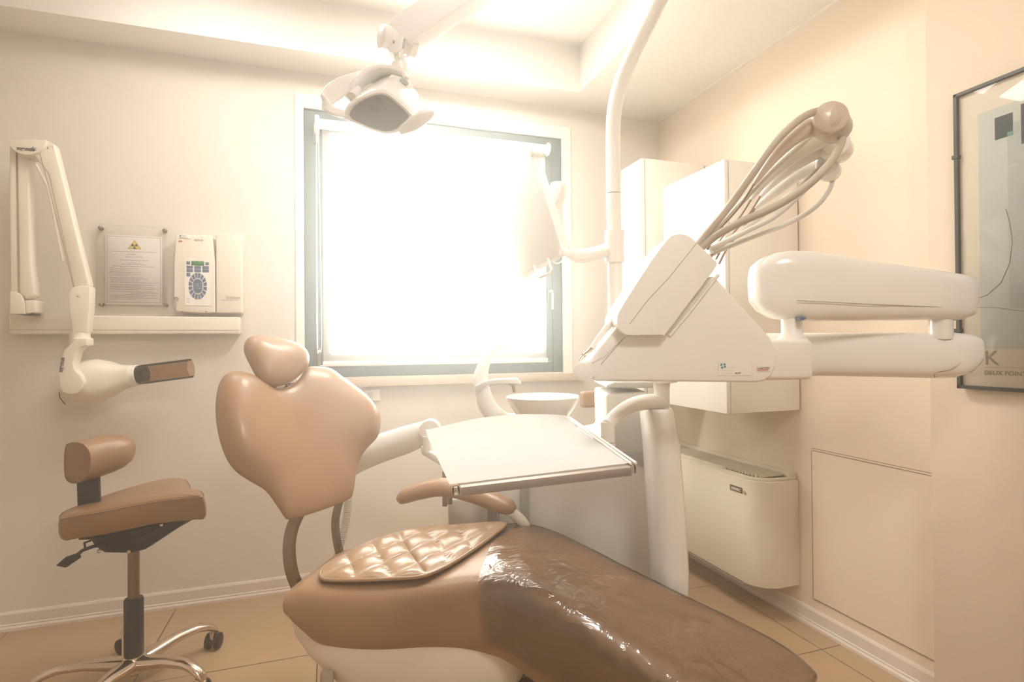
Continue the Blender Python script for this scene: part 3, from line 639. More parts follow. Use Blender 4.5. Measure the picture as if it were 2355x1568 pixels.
# ------------------------------------------------------------------ dental chair
ch0 = P(900, 1500, d=1.75)
ch = thing('dental_chair', 'tan leather dental chair with winged backrest and white shell in the centre', 'dental chair', (ch0.x, ch0.y, 0))
def sec(nu, nv, nz, fu, fv, fz, T_, crown=.012, dip=0): 
    return P(nu, nv, z=nz), P(fu, fv, z=fz), T_, crown, dip
ST = [sec(668, 1368, .500, 775, 1290, .500, 0.04), sec(652, 1380, .498, 770, 1290, .498, 0.08), sec(690, 1375, .503, 800, 1272, .512, 0.165), sec(760, 1374, .510, 850, 1256, .522, 0.205), sec(860, 1375, .518, 930, 1242, .535, 0.215),
      sec(970, 1368, .535, 1040, 1228, .557, 0.215), sec(1070, 1356, .556, 1130, 1214, .588, 0.24), sec(1160, 1352, .572, 1215, 1210, .602, 0.275), sec(1250, 1383, .562, 1300, 1238, .580, 0.3), sec(1390, 1473, .490, 1450, 1314, .517, 0.28),
      sec(1525, 1565, .415, 1600, 1387, .456, 0.22), sec(1640, 1650, .345, 1730, 1450, .391, 0.17), sec(1715, 1705, .305, 1825, 1504, .347, 0.12), sec(1755, 1728, .285, 1872, 1545, .322, 0.08), sec(1768, 1735, .272, 1880, 1562, .307, 0.02)]
prof = [(.16, -1.0), (.08, -.96), (.02, -.80), (-.012, -.55), (-.015, -.33), (.0, -.17), (.035, -.06), (.09, -.01), (.18, .0), (.32, -.0), (.5, -.0), (.68, -.0), (.82, .0), (.91, -.01), (.965, -.06), (1.0, -.17), (1.015, -.33), (1.012, -.55), (.98, -.80), (.92, -.96), (.84, -1.0)]
def chair_rings(stations, sub=5, off=0, tmul=1.0, prof=prof):
    Ns = catmull([s[0] for s in stations], sub); Fs = catmull([s[1] for s in stations], sub)
    Ts = [v.x for v in catmull([Vector((s[2], 0, 0)) for s in stations], sub)]
    out = []
    for i, (N_, F_, T_) in enumerate(zip(Ns, Fs, Ts)):
        c = F_-N_; mid = (N_+F_)/2; a_ = max(0, i-1); z_ = min(len(Ns)-1, i+1)
        ax_ = (Ns[z_]+Fs[z_]-Ns[a_]-Fs[a_])/2
        if ax_.length < 1e-6: ax_ = Vector((1, 0, 0))
        ax_.normalize(); upv = (UP*1.0-ax_*ax_.dot(UP)*.8).normalized()
        W_ = c.length; r_ = []
        for s_, t_ in prof:
            bump_ = .010*math.sin(PI*max(0, min(1, s_)))**.6 if t_ > -.1 else 0
            q_ = N_+c*s_+upv*((t_+.12)*max(T_, .012)*tmul*(1 if t_ < -.17 else .15/max(T_, .15))+bump_)
            if off: q_ += (q_-(mid-upv*T_*.5)).normalized()*off
            r_.append(q_)
        out.append(r_)
    return out
b = new(); loft(b, chair_rings(ST)); obj('seat_and_legrest', b, M['leather'], ch)
# white shell below the seat
axC = (ST[7][0]-ST[2][0]); axC.z = 0; axC.normalize(); wdC = Vector((-axC.y, axC.x, 0))
if wdC.dot(nf) < 0: wdC = -wdC
def rrect(c, hx, hy, z, n_=40, ex=3.5):
    o = []
    for k in range(n_):
        a_ = 2*PI*k/n_; ca, sa = math.cos(a_), math.sin(a_)
        o.append(Vector((c.x, c.y, z))+axC*(hx*math.copysign(abs(ca)**(2/ex), ca))+wdC*(hy*math.copysign(abs(sa)**(2/ex), sa)))
    return o
midS = (ST[3][0]+ST[3][1])/2
def shell(z, x0, x1, hw, sh=0): c = midS+axC*((x0+x1)/2)+wdC*sh; return rrect(c, (x1-x0)/2, hw, z)
b = new(); loft(b, [shell(.44, -.14, .60, .12), shell(.42, -.17, .60, .145), shell(.38, -.18, .60, .165), shell(.34, -.165, .60, .172), shell(.29, -.125, .60, .17), shell(.24, -.07, .58, .16), shell(.18, .0, .54, .14), shell(.15, .05, .5, .12)])
obj('base_shell', b, M['cream'], ch)
b = new(); loft(b, [shell(.16, .03, .42, .11), shell(.06, .03, .44, .12), shell(.05, -.05, .62, .2), shell(.0, -.05, .63, .205)]); obj('floor_plinth', b, M['hose'], ch)
b = new(); hp = [P(752, 1568, d=1.68)+UP*k for k in (.03, 0, -.06, -.12)]; tube(b, hp, .02, 16); obj('base_bellows', b, M['hose'], ch)
# backrest
th, rho = math.radians(47), math.radians(26)
wv = nr*math.cos(th)+nf*math.sin(th); av = nr*math.sin(th)-nf*math.cos(th)
sv = UP*math.cos(rho)-av*math.sin(rho); nb = wv.cross(sv).normalized()
if nb.dot(CF) > 0: nb = -nb
pb0 = P(734, 1164, d=1.80)
bo = [(645, 893), (622, 889), (590, 868), (560, 856), (538, 854), (515, 864), (501, 892), (496, 935), (500, 985), (515, 1040), (540, 1080), (575, 1105), (612, 1128), (640, 1165), (655, 1187), (665, 1194), (700, 1186), (760, 1166), (803, 1147), (812, 1130), (818, 1090), (828, 1055), (845, 1030), (866, 1007), (874, 980), (871, 952), (852, 922), (820, 893), (785, 866), (760, 848), (730, 843), (706, 846), (690, 868), (670, 886)]
o3 = catmull([plane_hit(u, v, pb0, nb) for u, v in bo], 4, True)
cB = plane_hit(700, 1000, pb0, nb)
def wb(r, q, s):
    d_ = (q-cB).dot(wv); e_ = (q-cB).dot(sv)
    dish = min(1, (abs(d_)/.24))**2*.062*(1-.4*max(0, -e_/.25)) - .012*math.exp(-(d_/.09)**2)*(1-r)
    return dish*(1 if s > 0 else .9)*min(1, (1-r**6))
b = new(); pillow(b, o3, nb, .034, .05, 18, 2.3, wb, cB); obj('backrest', b, M['leather'], ch)
# headrest
ph0 = P(636, 840, d=1.80*1.06); nh = (nb+UP*.12).normalized()
ho = [(563, 788), (572, 777), (590, 775), (630, 779), (670, 788), (697, 803), (709, 820), (708, 842), (695, 858), (672, 876), (650, 885), (625, 886), (604, 878), (588, 858), (572, 828), (562, 805)]
o3 = catmull([plane_hit(u, v, ph0, nh) for u, v in ho], 5, True)
def wh(r, q, s): return (.012*((q-ph0).dot(wv)/.1)**2*(1-r**4)) if s > 0 else 0
b = new(); pillow(b, o3, nh, .045, .045, 16, 2.2, wh); hr = obj('headrest', b, M['leather'], ch)
b = new(); q0, q1 = P(640, 870, d=1.93), P(655, 925, d=1.90)
for s_ in (-.022, .022): tube(b, [q0+wv*s_+sv*.0, q1+wv*s_], .007, 12)
obox(b, P(643, 888, d=1.925), wv*.05, sv*.006, nb*.012, .003); obox(b, P(672, 888, d=1.95), wv*.03, sv*.012, nb*.006, .003); obj('headrest_bracket', b, M['chrome'], ch)
# curved back supports
def strap(path, wd, th_, name, m_):
    b = new(); fr_ = frames(path); rings = []
    for p, t, a_, b_ in fr_:
        s_ = (wd-t*wd.dot(t)).normalized(); n_ = t.cross(s_).normalized()
        rings.append([p+s_*x_*.5*wd.length+n_*y_*th_/2 for x_, y_ in ((-1, -1), (1, -1), (1, 1), (-1, 1))])
    loft(b, rings); return obj(name, b, m_, ch, sharp=30)
p1 = catmull([P(690, 1175, d=1.83), P(672, 1215, d=1.80), P(665, 1260, d=1.78), P(670, 1310, d=1.77), P(684, 1350, d=1.78)], 6)
p2 = catmull([P(788, 1130, d=2.00), P(776, 1170, d=1.98), P(771, 1205, d=1.97), P(776, 1250, d=1.96), P(788, 1292, d=1.96)], 6)
wst = (wv*.5+av*.85).normalized()*.034
strap(p1, wst, .02, 'back_support', M['steel']); strap(p2, wst*.62, .02, 'back_support', M['steel'])
b = new(); pth = catmull([P(800, 1120, d=2.06), P(801, 1150, d=2.07), P(795, 1200, d=2.08), P(783, 1250, d=2.08), P(770, 1300, d=2.06)], 22)
tube(b, pth, [.013+.0022*(k % 2) for k in range(len(pth))], 14); obj('corrugated_hose', b, M['hosel'], ch)
# armrest
ap_ = [(918, 1152, 2.10), (932, 1141, 2.10), (970, 1128, 2.09), (1015, 1120, 2.07), (1060, 1126, 2.04), (1105, 1140, 2.01), (1145, 1157, 1.98), (1172, 1167, 1.96), (1184, 1172, 1.95)]
path = catmull([P(u, v, d=d_) for u, v, d_ in ap_], 4); rad = lerps([.016, .027, .031, .033, .033, .032, .031, .025, .010], 4)
b = new(); tube(b, path, rad, 20, up=(0, 0, 1), flat=1.25); obj('armrest_pad', b, M['leather'], ch)
b = new(); tube(b, catmull([P(1150, 1160, d=1.975), P(1180, 1180, d=1.965), P(1203, 1203, d=1.965), P(1222, 1240, d=1.97)], 4), .02, 20); obj('armrest_post', b, M['plastic'], ch)

# clear film over the legrest
b = new(); rg = chair_rings(ST[6:], 5, .0045)
ps = len(prof); rg = [r[2:ps-2] for r in rg[2:]]
for i, r in enumerate(rg):
    for j, p in enumerate(r): r[j] = p+(p-C0).normalized()*0 + UP*.0025*noise.noise(p*14)
loft(b, rg, cap=False, closed=False); fl = obj('protective_film', b, M['film'], None); tag(fl, 'clear plastic protective cover stretched over the legrest of the dental chair', 'cover')

# quilted cushion
qA, qB, qC = P(742, 1326, z=.548), P(975, 1326, z=.575), P(1160, 1206, z=.636)
nq = (qB-qA).cross(qC-qA).normalized(); nq = nq if nq.z > 0 else -nq
qo = [(737, 1324), (742, 1308), (765, 1291), (800, 1272), (850, 1248), (905, 1229), (960, 1216), (1050, 1209), (1130, 1203), (1158, 1203), (1160, 1209), (1130, 1234), (1090, 1263), (1045, 1292), (1000, 1315), (965, 1326), (910, 1330), (840, 1333), (780, 1334), (748, 1332)]
o3 = catmull([plane_hit(u, v, qA, nq) for u, v in qo], 7, True); e1 = (qB-qA).normalized(); e2 = nq.cross(e1)
cq = sum(o3, Vector())/len(o3)
def wq(r, q, s):
    if s < 0: return 0
    a_, b_ = (q-cq).dot(e1), (q-cq).dot(e2); k = .115
    g_ = abs(math.sin(PI*(a_+b_*.8)/k))*abs(math.sin(PI*(a_-b_*.8)/k))
    return (g_**.4-.6)*.0125*min(1, (1-r)*9)
b = new(); pillow(b, o3, nq, .010, .006, 46, 6, wq, cq); qc = obj('quilted_cushion', b, M['quilt'], None); tag(qc, 'tan diamond-quilted leather cushion lying on the dental chair seat', 'cushion')
b = new(); tube(b, o3+o3[:1], .006, 10, cap=False); obj('piping', b, M['quilt'], qc)

# ------------------------------------------------------------------ spittoon unit
un0 = P(1330, 1400, d=2.2)
un = thing('spittoon_unit', 'white floor-standing dental water unit with round spittoon bowl', 'dental unit', (un0.x, un0.y, 0))
DU = 2.06
zf = lambda u: P(u, 1400, d=DU)
def flo(p, z=0.0): return Vector((p.x, p.y, z))
fr_o = [P(1143, 1060, d=DU), P(1300, 1020, d=DU), P(1396, 1000, d=DU), P(1393, 905, d=DU), P(1489, 900, d=DU), P(1502, 1080, d=DU), flo(P(1510, 1500, d=DU), .03), flo(P(1143, 1500, d=DU), .03)]
b = new(); prism(b, fr_o, CF*.3, .012, 3); ub = obj('unit_body', b, M['plasticm'], un)
b = new(); prism(b, [P(1030, 1150, d=2.22), P(1143, 1150, d=2.22), flo(P(1143, 1500, d=2.22), .03), flo(P(1030, 1500, d=2.22), .03)], CF*.14, .008); obj('side_cabinet', b, M['cream'], un)
for u0, u1, v0, dd in ((1121, 1143, 1100, 2.05), (1197, 1218, 1085, 2.045)):
    b = new(); prism(b, [P(u0, v0, d=dd), P(u1, v0, d=dd), flo(P(u1, 1500, d=dd), .03), flo(P(u0, 1500, d=dd), .03)], CF*.012, .002); obj('trim_strip', b, M['grey'], un)
b = new(); prism(b, [P(1394, 892, d=DU-.01), P(1396, 885, d=DU-.01), P(1412, 879, d=DU-.01), P(1503, 878, d=DU-.01), P(1503, 892, d=DU-.01)], CF*.3, .004); obj('unit_lid', b, M['greyl'], un)
# grey insert with curved corner
gi = [(1403, 1012), (1404, 975), (1420, 955), (1450, 940), (1474, 936), (1482, 990), (1489, 1074), (1440, 1060), (1403, 1045)]
b = new(); prism(b, pts(gi, DU-.008), CF*.01, .002); obj('grey_insert', b, M['greyl'], un)
b = new(); prism(b, pts([(1418, 1038), (1489, 1037), (1491, 1077), (1435, 1058)], DU-.011), CF*.006, .001); obj('grey_step', b, M['grey'], un)
b = new(); tube(b, pts([(1478, 940), (1490, 1075), (1500, 1200), (1506, 1400)], DU-.002), .0012, 6); obj('body_seam', b, M['txtl'], un)
# column
DC = 1.86
def colring(ul, ur, v, th_):
    pl, pr_ = P(ul, v, d=DC), P(ur, v, d=DC); c = (pl+pr_)/2; h_ = (pr_-pl)/2; k_ = nf*th_
    return [c+h_*math.copysign(abs(math.cos(2*PI*j/36))**.75, math.cos(2*PI*j/36))+k_*math.copysign(abs(math.sin(2*PI*j/36))**.75, math.sin(2*PI*j/36)) for j in range(36)]
vf = 784+FPX*1.26/DC
b = new(); loft(b, [colring(1476, 1540, 936, .07), colring(1474, 1542, 942, .08), colring(1482, 1554, 1010, .10), colring(1488, 1561, 1090, .105), colring(1494, 1567, 1180, .11), colring(1500, 1573, 1290, .115), colring(1503, 1572, 1370, .11), colring(1506, 1568, 1500, .11), colring(1508, 1565, vf, .105)]); obj('column', b, M['plastic'], un)
b = new(); c_ = P(1522, 943, d=DC-.01); lathe(b, [(.026, -.02), (.026, .07), (.028, .09), (.05, .094), (.052, .105), (.02, .106)], c_, UP, 32); obj('arm_post', b, M['plastic'], un)
# bowl
bc = P(1248, 912, d=2.02); bz = P(1248, 962, d=2.02).z-bc.z
b = new(); lathe(b, [(.02, bz+.006), (.088, bz), (.093, bz+.008), (.117, bz*.5), (.129, -.014), (.134, 0), (.130, .004), (.124, -.004), (.112, bz*.5), (.06, bz+.02), (.003, bz+.016)], bc, UP, 56); obj('bowl', b, M['plastic'], un)
b = new(); lathe(b, [(.085, bz-.06), (.088, bz-.004), (.04, bz)], bc, UP, 40); obj('bowl_seat', b, M['plasticm'], un)
b = new(); lathe(b, [(.086, bz-.0035), (.0905, bz-.0035), (.0905, bz-.0005), (.086, bz-.0005)], bc, UP, 40, cap=False); obj('bowl_gap', b, M['grey'], un)
# fountain: blade, body, cup filler
dF = 2.12
b = new(); path = catmull(pts([(1108, 900), (1106, 868), (1113, 840), (1128, 815), (1145, 800), (1161, 793)], dF), 5); rad = lerps([.030, .029, .022, .016, .010, .008], 5)
tube(b, path, rad, 20, up=tuple(CR), flat=.8); lathe(b, [(.006, 0), (.006, .012)], P(1160, 800, d=dF), UP, 12); obj('bowl_rinse_spout', b, M['plastic'], un)
b = new(); path = catmull(pts([(1109, 893), (1115, 920), (1132, 950), (1165, 975), (1215, 985), (1290, 985)], dF), 5); rad = lerps([.030, .034, .038, .040, .040, .036], 5)
tube(b, path, rad, 20, flat=1.0); obj('fountain_body', b, M['plastic'], un)
b = new(); prism(b, pts([(1092, 897), (1093, 887), (1110, 877), (1140, 872), (1190, 870), (1200, 881), (1196, 884), (1185, 882), (1150, 881), (1122, 885), (1096, 905)], dF-.045), CF*.05, .004); cf_ = obj('cup_filler', b, M['greyl'], un)
b = new(); tube(b, catmull(pts([(1172, 880), (1180, 888), (1183, 902)], dF-.02), 4), .006, 10); obj('filler_nozzle', b, M['screw'], cf_)
b = new(); prism(b, [P(1108, 960, d=2.1), P(1300, 972, d=2.1), P(1310, 1100, d=2.1), P(1108, 1100, d=2.1)], CF*.2, .015); obj('unit_shoulder', b, M['plasticm'], un)
# tray arm
b = new(); path = catmull([P(1522, 925, d=1.84), P(1490, 924, d=1.80), P(1455, 932, d=1.75), P(1420, 953, d=1.70), P(1397, 978, d=1.66)], 6)
tube(b, path, lerps([.026, .026, .025, .023, .021], 6), 18, flat=.8); tube(b, [P(1397, 970, d=1.66), P(1398, 1016, d=1.66)], .021, 20); ta = obj('tray_arm', b, M['plastic'], un)
b = new(); lathe(b, [(.016, -.05), (.019, -.03), (.020, 0)], P(1400, 1018, d=1.66), UP, 20); obj('tray_pivot', b, M['plasticm'], ta)
# assistant arm
b = new(); path = [P(795, 1068, d=2.42), P(850, 1040, d=2.38), P(930, 1012, d=2.32), P(985, 992, d=2.27)]
b2 = path; tube(b, catmull(path, 4), lerps([.060, .062, .058, .046], 4), 24, flat=.7)
lathe(b, [(.02, -.03), (.042, -.028), (.046, .0), (.042, .028), (.02, .03)], P(990, 988, d=2.26), -CF, 28); aa = obj('assistant_arm', b, M['plastic'], un)
b = new(); lathe(b, [(.022, -.035), (.022, .03)], P(985, 1020, d=2.24), UP, 20); obj('pivot', b, M['plasticm'], aa)
b = new(); pl_ = [P(967, 1024, d=2.24), P(1000, 1010, d=2.4), P(1130, 1040, d=2.4), P(1130, 1078, d=2.15), P(1045, 1072, d=2.15)]
prism(b, pl_, -UP*.035, .008, 3); obj('holder_plate', b, M['plasticm'], aa)
b = new(); prism(b, pts([(1017, 1085), (1028, 1088), (1028, 1165), (1017, 1165)], 2.2), CF*.02, .002); prism(b, pts([(1029, 1085), (1040, 1088), (1040, 1160), (1029, 1160)], 2.16), CF*.006, .001); obj('hanging_bracket', b, M['brush'], aa)

# ------------------------------------------------------------------ instrument tray and paper
t00, t10, t11, t01 = P(1048, 1118, d=1.25), P(1452, 1070, d=1.30), P(1305, 968, d=1.66), P(990, 1000, d=1.60)
tr_ = thing('instrument_tray', 'steel instrument tray with turned-down front edge on the swing arm', 'tray', (t00+t11)/2-UP*.02)
tn = (t10-t00).cross(t01-t00).normalized(); tn = tn if tn.z > 0 else -tn
def tq(a_, c_): return t00*(1-a_)*(1-c_)+t10*a_*(1-c_)+t11*a_*c_+t01*(1-a_)*c_
b = new(); prism(b, [tq(.02, 0), tq(1, 0), tq(1, 1), tq(.02, 1)], -tn*.004, .001); tp = obj('tray_plate', b, M['brush'], tr_)
b = new(); e_ = (t10-t00).normalized(); fo = e_.cross(tn).normalized(); fo = fo if fo.dot(CF) < 0 else -fo
rings = []
for p in (tq(.025, 0), tq(.99, 0)):
    rings.append([p+tn*.001, p+fo*.008-tn*.001, p+fo*.012-tn*.008, p+fo*.012-tn*.020, p+fo*.010-tn*.020, p+fo*.010-tn*.008, p+fo*.006-tn*.003, p-tn*.002])
loft(b, rings); M['rim'] = mat('tray_rim_metal', (.30, .245, .20), .45, metal=.5); obj('front_rim', b, M['rim'], tr_)
b = new(); rf = (t11-t10).normalized()
for o_ in (0, .012): tube(b, [tq(1, .0)+e_*o_+tn*.004, tq(1, 1)+e_*o_*.6+tn*.01], .0035, 8)
obj('side_rim', b, M['plasticm'], tr_)
for q in (tq(.0, 0), tq(1.005, 0)):
    b = new(); lathe(b, [(.008, -.012), (.009, 0), (.006, .006)], q-tn*.006, tn, 12); obj('corner_cap', b, M['lens'], tr_)
b = new(); q = tq(.5, .5)-tn*.01; tube(b, [q-tn*.012, P(1398, 1040, d=1.66)-UP*.012], .012, 12); obox(b, q, e_*.1, rf*.08, tn*.006, .003); obj('tray_holder', b, M['plasticm'], tr_)
b = new(); nx_, ny_ = 40, 30; G = []
for i in range(nx_+1):
    row = []
    for j in range(ny_+1):
        a_ = -.03+1.02*i/nx_; c_ = .015+.985*j/ny_; q = tq(a_, c_)
        h_ = .004+.0012*noise.noise(Vector((a_*5, c_*5, 1)))+(.034*max(0, (c_-.72)/.28)**2)*(.4+.6*math.sin(PI*min(1, max(0, a_))))
        edge = -.02*max(0, -a_)/.03*0
        row.append(b.verts.new(q+tn*(h_+edge)))
    G.append(row)
for i in range(nx_):
    for j in range(ny_): b.faces.new((G[i][j], G[i+1][j], G[i+1][j+1], G[i][j+1]))
bmesh.ops.solidify(b, geom=b.faces[:], thickness=.0006)
M['crepe'] = mat('crepe_paper', (.90, .88, .85), .85, bump=.5, bscale=150)
tag(obj('tray_paper', b, M['crepe'], None), 'white crinkled paper liner covering the instrument tray', 'paper')

# ------------------------------------------------------------------ delivery unit
DD = 1.55
dl0 = P(1560, 878, d=1.62)
dl = thing('delivery_unit', 'white dentist instrument console on a double swing arm', 'dental unit', dl0)
mb = [(1368, 876), (1362, 862), (1350, 850), (1352, 838), (1372, 812), (1420, 762), (1440, 700), (1640, 634), (1648, 640), (1772, 776), (1786, 806), (1787, 835), (1776, 862), (1758, 876), (1740, 879)]
b = new(); prism(b, pts(mb, DD), CF*.14, .007, 3); body = obj('console_body', b, M['plasticm'], dl)
ip = catmull([P(u, v, d=DD-.035) for u, v in ((1440, 770), (1424, 755), (1419, 735), (1424, 716), (1446, 680), (1500, 597), (1537, 549), (1548, 541), (1565, 538), (1584, 543), (1600, 556), (1646, 601), (1648, 606), (1641, 622), (1580, 702), (1532, 766), (1524, 770), (1480, 770))], 2, True)
b = new(); prism(b, ip, CF*.2, .008, 4, 40); hp_ = obj('instrument_holder', b, M['plasticm'], dl)
b = new(); tube(b, pts([(1603, 558), (1540, 637), (1490, 690), (1448, 745)], DD-.0352), .0009, 6); obj('holder_seam', b, M['txtl'], hp_)
b = new(); tube(b, pts([(1652, 632), (1590, 712), (1540, 772)], DD-.003), .0045, 10); obj('holder_groove', b, M['plasticm'], body)
b = new(); tube(b, pts([(1436, 775), (1408, 808), (1382, 838)], DD-.0006), .001, 6); obj('body_seam', b, M['txtl'], body)
# lower roller
b = new(); c_ = P(1343, 853, d=DD-.05); tube(b, [c_, c_+CR*.022+CF*.14], [.028, .026], 32); tube(b, [c_-CF*.004, c_], [.022, .0275], 32); obj('end_roller', b, M['plasticm'], body)
b = new(); prism(b, pts([(1360, 838), (1352, 832), (1425, 742), (1440, 758), (1437, 776), (1392, 822)], DD-.004), CF*.12, .006); obj('instrument_shelf', b, M['plastic'], body)
# stickers
ys = DD-.0015
def srect(b, u0, v0, u1, v1, d_=ys): prism(b, pts([(u0, v0), (u1, v0), (u1, v1), (u0, v1)], d_), CF*.0006)
b = new(); srect(b, 1652, 833, 1728, 863); sk = obj('label_sticker', b, M['lacquer'], body, smooth=False)
b = new(); q = P(1663, 841, d=ys-.0005); R1 = .0085
for a0_ in (.3, PI/2+.5, PI+.6, 3*PI/2+.6):
    o = [q+CR*(R1*math.cos(a_))+CU*(R1*math.sin(a_)) for a_ in [a0_+k*.2 for k in range(6)]]; i_ = [q+CR*(R1*.35*math.cos(a_))+CU*(R1*.35*math.sin(a_)) for a_ in (a0_+1.0, a0_)]
    prism(b, o+i_, -CF*.0003)
obj('round_logo', b, M['teal'], sk, smooth=False)
b = new(); srect(b, 1672, 843.5, 1697, 844.6, ys-.0005); srect(b, 1659, 851.3, 1694, 852.2, ys-.0005); srect(b, 1659, 858.2, 1688, 859.4, ys-.0005); obj('label_lines', b, M['hosel'], sk, smooth=False)
text('label_number', 'A619', P(1690.5, 860, d=ys-.0005), CR, CU, .0072, M['txt'], sk, bold=.0002)
b = new(); srect(b, 1741, 840, 1771, 854); sk2 = obj('small_sticker', b, M['lacquer'], body, smooth=False)
text('sticker_lettering', 'LABOTEST', P(1742, 848.5, d=ys-.0005), CR, CU, .0075, M['txt'], sk2)
b = new(); srect(b, 1742, 849.6, 1767, 852, ys-.0005); obj('sticker_bar', b, M['orange'], sk2, smooth=False)
# bracket box and posts
b = new(); prism(b, [P(1700, 779, d=1.57), P(1868, 779, d=1.57), P(1872, 790, d=1.57), P(1873, 873, d=1.57), P(1700, 876, d=1.57)], CF*.15, .016, 4); obj('bracket_box', b, M['plasticm'], dl)
lp = P(1821, 780, d=1.645)
b = new(); lathe(b, [(.045, -.004), (.034, .012), (.029, .02), (.029, .09)], lp, UP, 32); obj('arm_pivot', b, M['plasticm'], dl)
# upper arm: lofted box section tapering to the right
def armring(u, vt, vb, d_, th_, n_=32, ex=.55, f=0):
    pt, pb_ = P(u, vt, d=d_), P(u, vb, d=d_); c = (pt+pb_)/2; h_ = (pt-pb_)/2; k_ = nf*th_
    return [c+h_*math.copysign(abs(math.sin(2*PI*j/n_))**ex, math.sin(2*PI*j/n_))+k_*math.copysign(abs(math.cos(2*PI*j/n_))**ex, math.cos(2*PI*j/n_)) for j in range(n_)]
us = [(1727, 640, 662, 1.67, .01), (1729, 622, 680, 1.67, .03), (1735, 608, 700, 1.67, .045), (1750, 595, 717, 1.668, .055), (1775, 584, 731, 1.665, .062), (1805, 579, 737, 1.66, .065), (1850, 579, 739, 1.655, .065), (1905, 587, 739, 1.65, .065), (1980, 601, 738, 1.645, .064), (2060, 612, 737, 1.64, .06), (2140, 623, 736, 1.635, .056), (2195, 631, 737, 1.63, .05), (2222, 637, 728, 1.63, .044), (2230, 645, 712, 1.63, .035), (2232, 660, 690, 1.63, .02)]
b = new(); loft(b, [armring(*r) for r in us]); ua = obj('upper_arm', b, M['plastic'], dl)
b = new(); tube(b, [P(1833, 691, d=1.59), P(1990, 699, d=1.578), P(2215, 708, d=1.583)], .0012, 6); obj('arm_seam', b, M['txtl'], ua)
b = new(); prism(b, pts([(1839, 729), (1856, 729), (1850, 736), (1840, 736)], 1.59), CF*.05, .001); obj('cable_slot', b, M['blue'], ua)
b = new(); rp = P(2164, 775, d=1.63); z_ = P(2164, 735, d=1.63).z-rp.z; lathe(b, [(.030, -.006), (.0305, z_+.01)], rp, UP, 32); obj('rear_pivot', b, M['plastic'], dl)
ls = [(1520, 780, 872, 1.86, .05), (1560, 770, 872, 1.85, .06), (1700, 766, 868, 1.79, .06), (1880, 765, 864, 1.74, .06), (2050, 765, 867, 1.69, .06), (2130, 765, 869, 1.665, .06), (2180, 765, 868, 1.65, .058), (2215, 767, 857, 1.64, .052), (2236, 774, 838, 1.635, .042), (2245, 788, 818, 1.635, .025)]
b = new(); loft(b, [armring(*r, ex=.6) for r in ls]); la = obj('lower_arm', b, M['plastic'], dl)
b = new(); tube(b, catmull([P(2150, 869, d=1.60), P(2153, 857, d=1.60), P(2185, 850, d=1.598), P(2210, 832, d=1.595), P(2223, 805, d=1.6), P(2223, 768, d=1.62)], 5), .0014, 6); obj('cap_seam', b, M['screw'], la)

# instrument whips with hoses
wh_ = [((1733, 425), (1790, 350), (1850, 300), (1905, 283), 1.56, 'leather', .033, 1.0), ((1726, 460), (1775, 400), (1845, 345), (1900, 322), 1.66, 'w', .022, 0), ((1748, 452), (1800, 400), (1870, 352), (1918, 338), 1.70, 'w', .029, 0), ((1735, 480), (1790, 435), (1850, 392), (1898, 388), 1.76, 'w', .025, 0)]
base = [(1612, 560), (1622, 572), (1632, 582), (1640, 592)]
M['whip'] = mat('whip_plastic', (.55, .45, .35), .35, coat=.2)  # tan-grey that includes the shade on the first whip arm
for i, (p0, p1_, p2_, p3, dd, mm, rh, _) in enumerate(wh_):
    lab = ['beige instrument whip arm, largest and nearest', 'thin white instrument whip arm just behind the beige one', 'white instrument whip arm with domed head, second lowest', 'white instrument whip arm with small head, lowest'][i]
    m_ = M['whip'] if i == 0 else M['plastic']
    b = new(); path = catmull([P(*p0, d=dd), P(*p1_, d=dd), P(*p2_, d=dd), P(*p3, d=dd)], 6)
    rad = lerps([.005, .017, .024, rh*.9], 6); tube(b, path, rad, 20, up=tuple(CF), flat=1.0)
    wp = obj('instrument_arm', b, m_, dl, label=lab)
    if i != 1:
        b = new(); c_ = P(p3[0], p3[1], d=dd-.02); ax_ = (CR*.82+CF*.55-CU*.12).normalized(); k = rh/.033
        lathe(b, [(.001, -.040*k), (.020*k, -.039*k), (.040*k, -.034*k), (.046*k, -.024*k), (.047*k, 0), (.046*k, .03*k), (.040*k, .055*k), (.026*k, .075*k), (.010*k, .086*k), (.001, .088*k)], c_, ax_, 36); hd_ = obj('arm_head', b, m_, wp)
        b = new(); fa = (-CF*.9-CR*.25+CU*.05).normalized(); lathe(b, [(.040*k, -.03*k), (.0435*k, 0), (.043*k, .005), (.039*k, .008), (.001, .0095)], P(p3[0]-2, p3[1]-1, d=dd-.02)+fa*(.034*k), fa, 36); obj('end_cap', b, m_, hd_)
    b = new(); e = P(base[i][0]+14, base[i][1]+14, d=DD+.03+.03*i); s_ = P(*p0, d=dd)
    tube(b, catmull([s_, s_.lerp(e, .35)+CR*.004, s_.lerp(e, .7)-CR*.006, e], 6), .0032, 8); obj('spring_wire', b, M['screw'], wp)
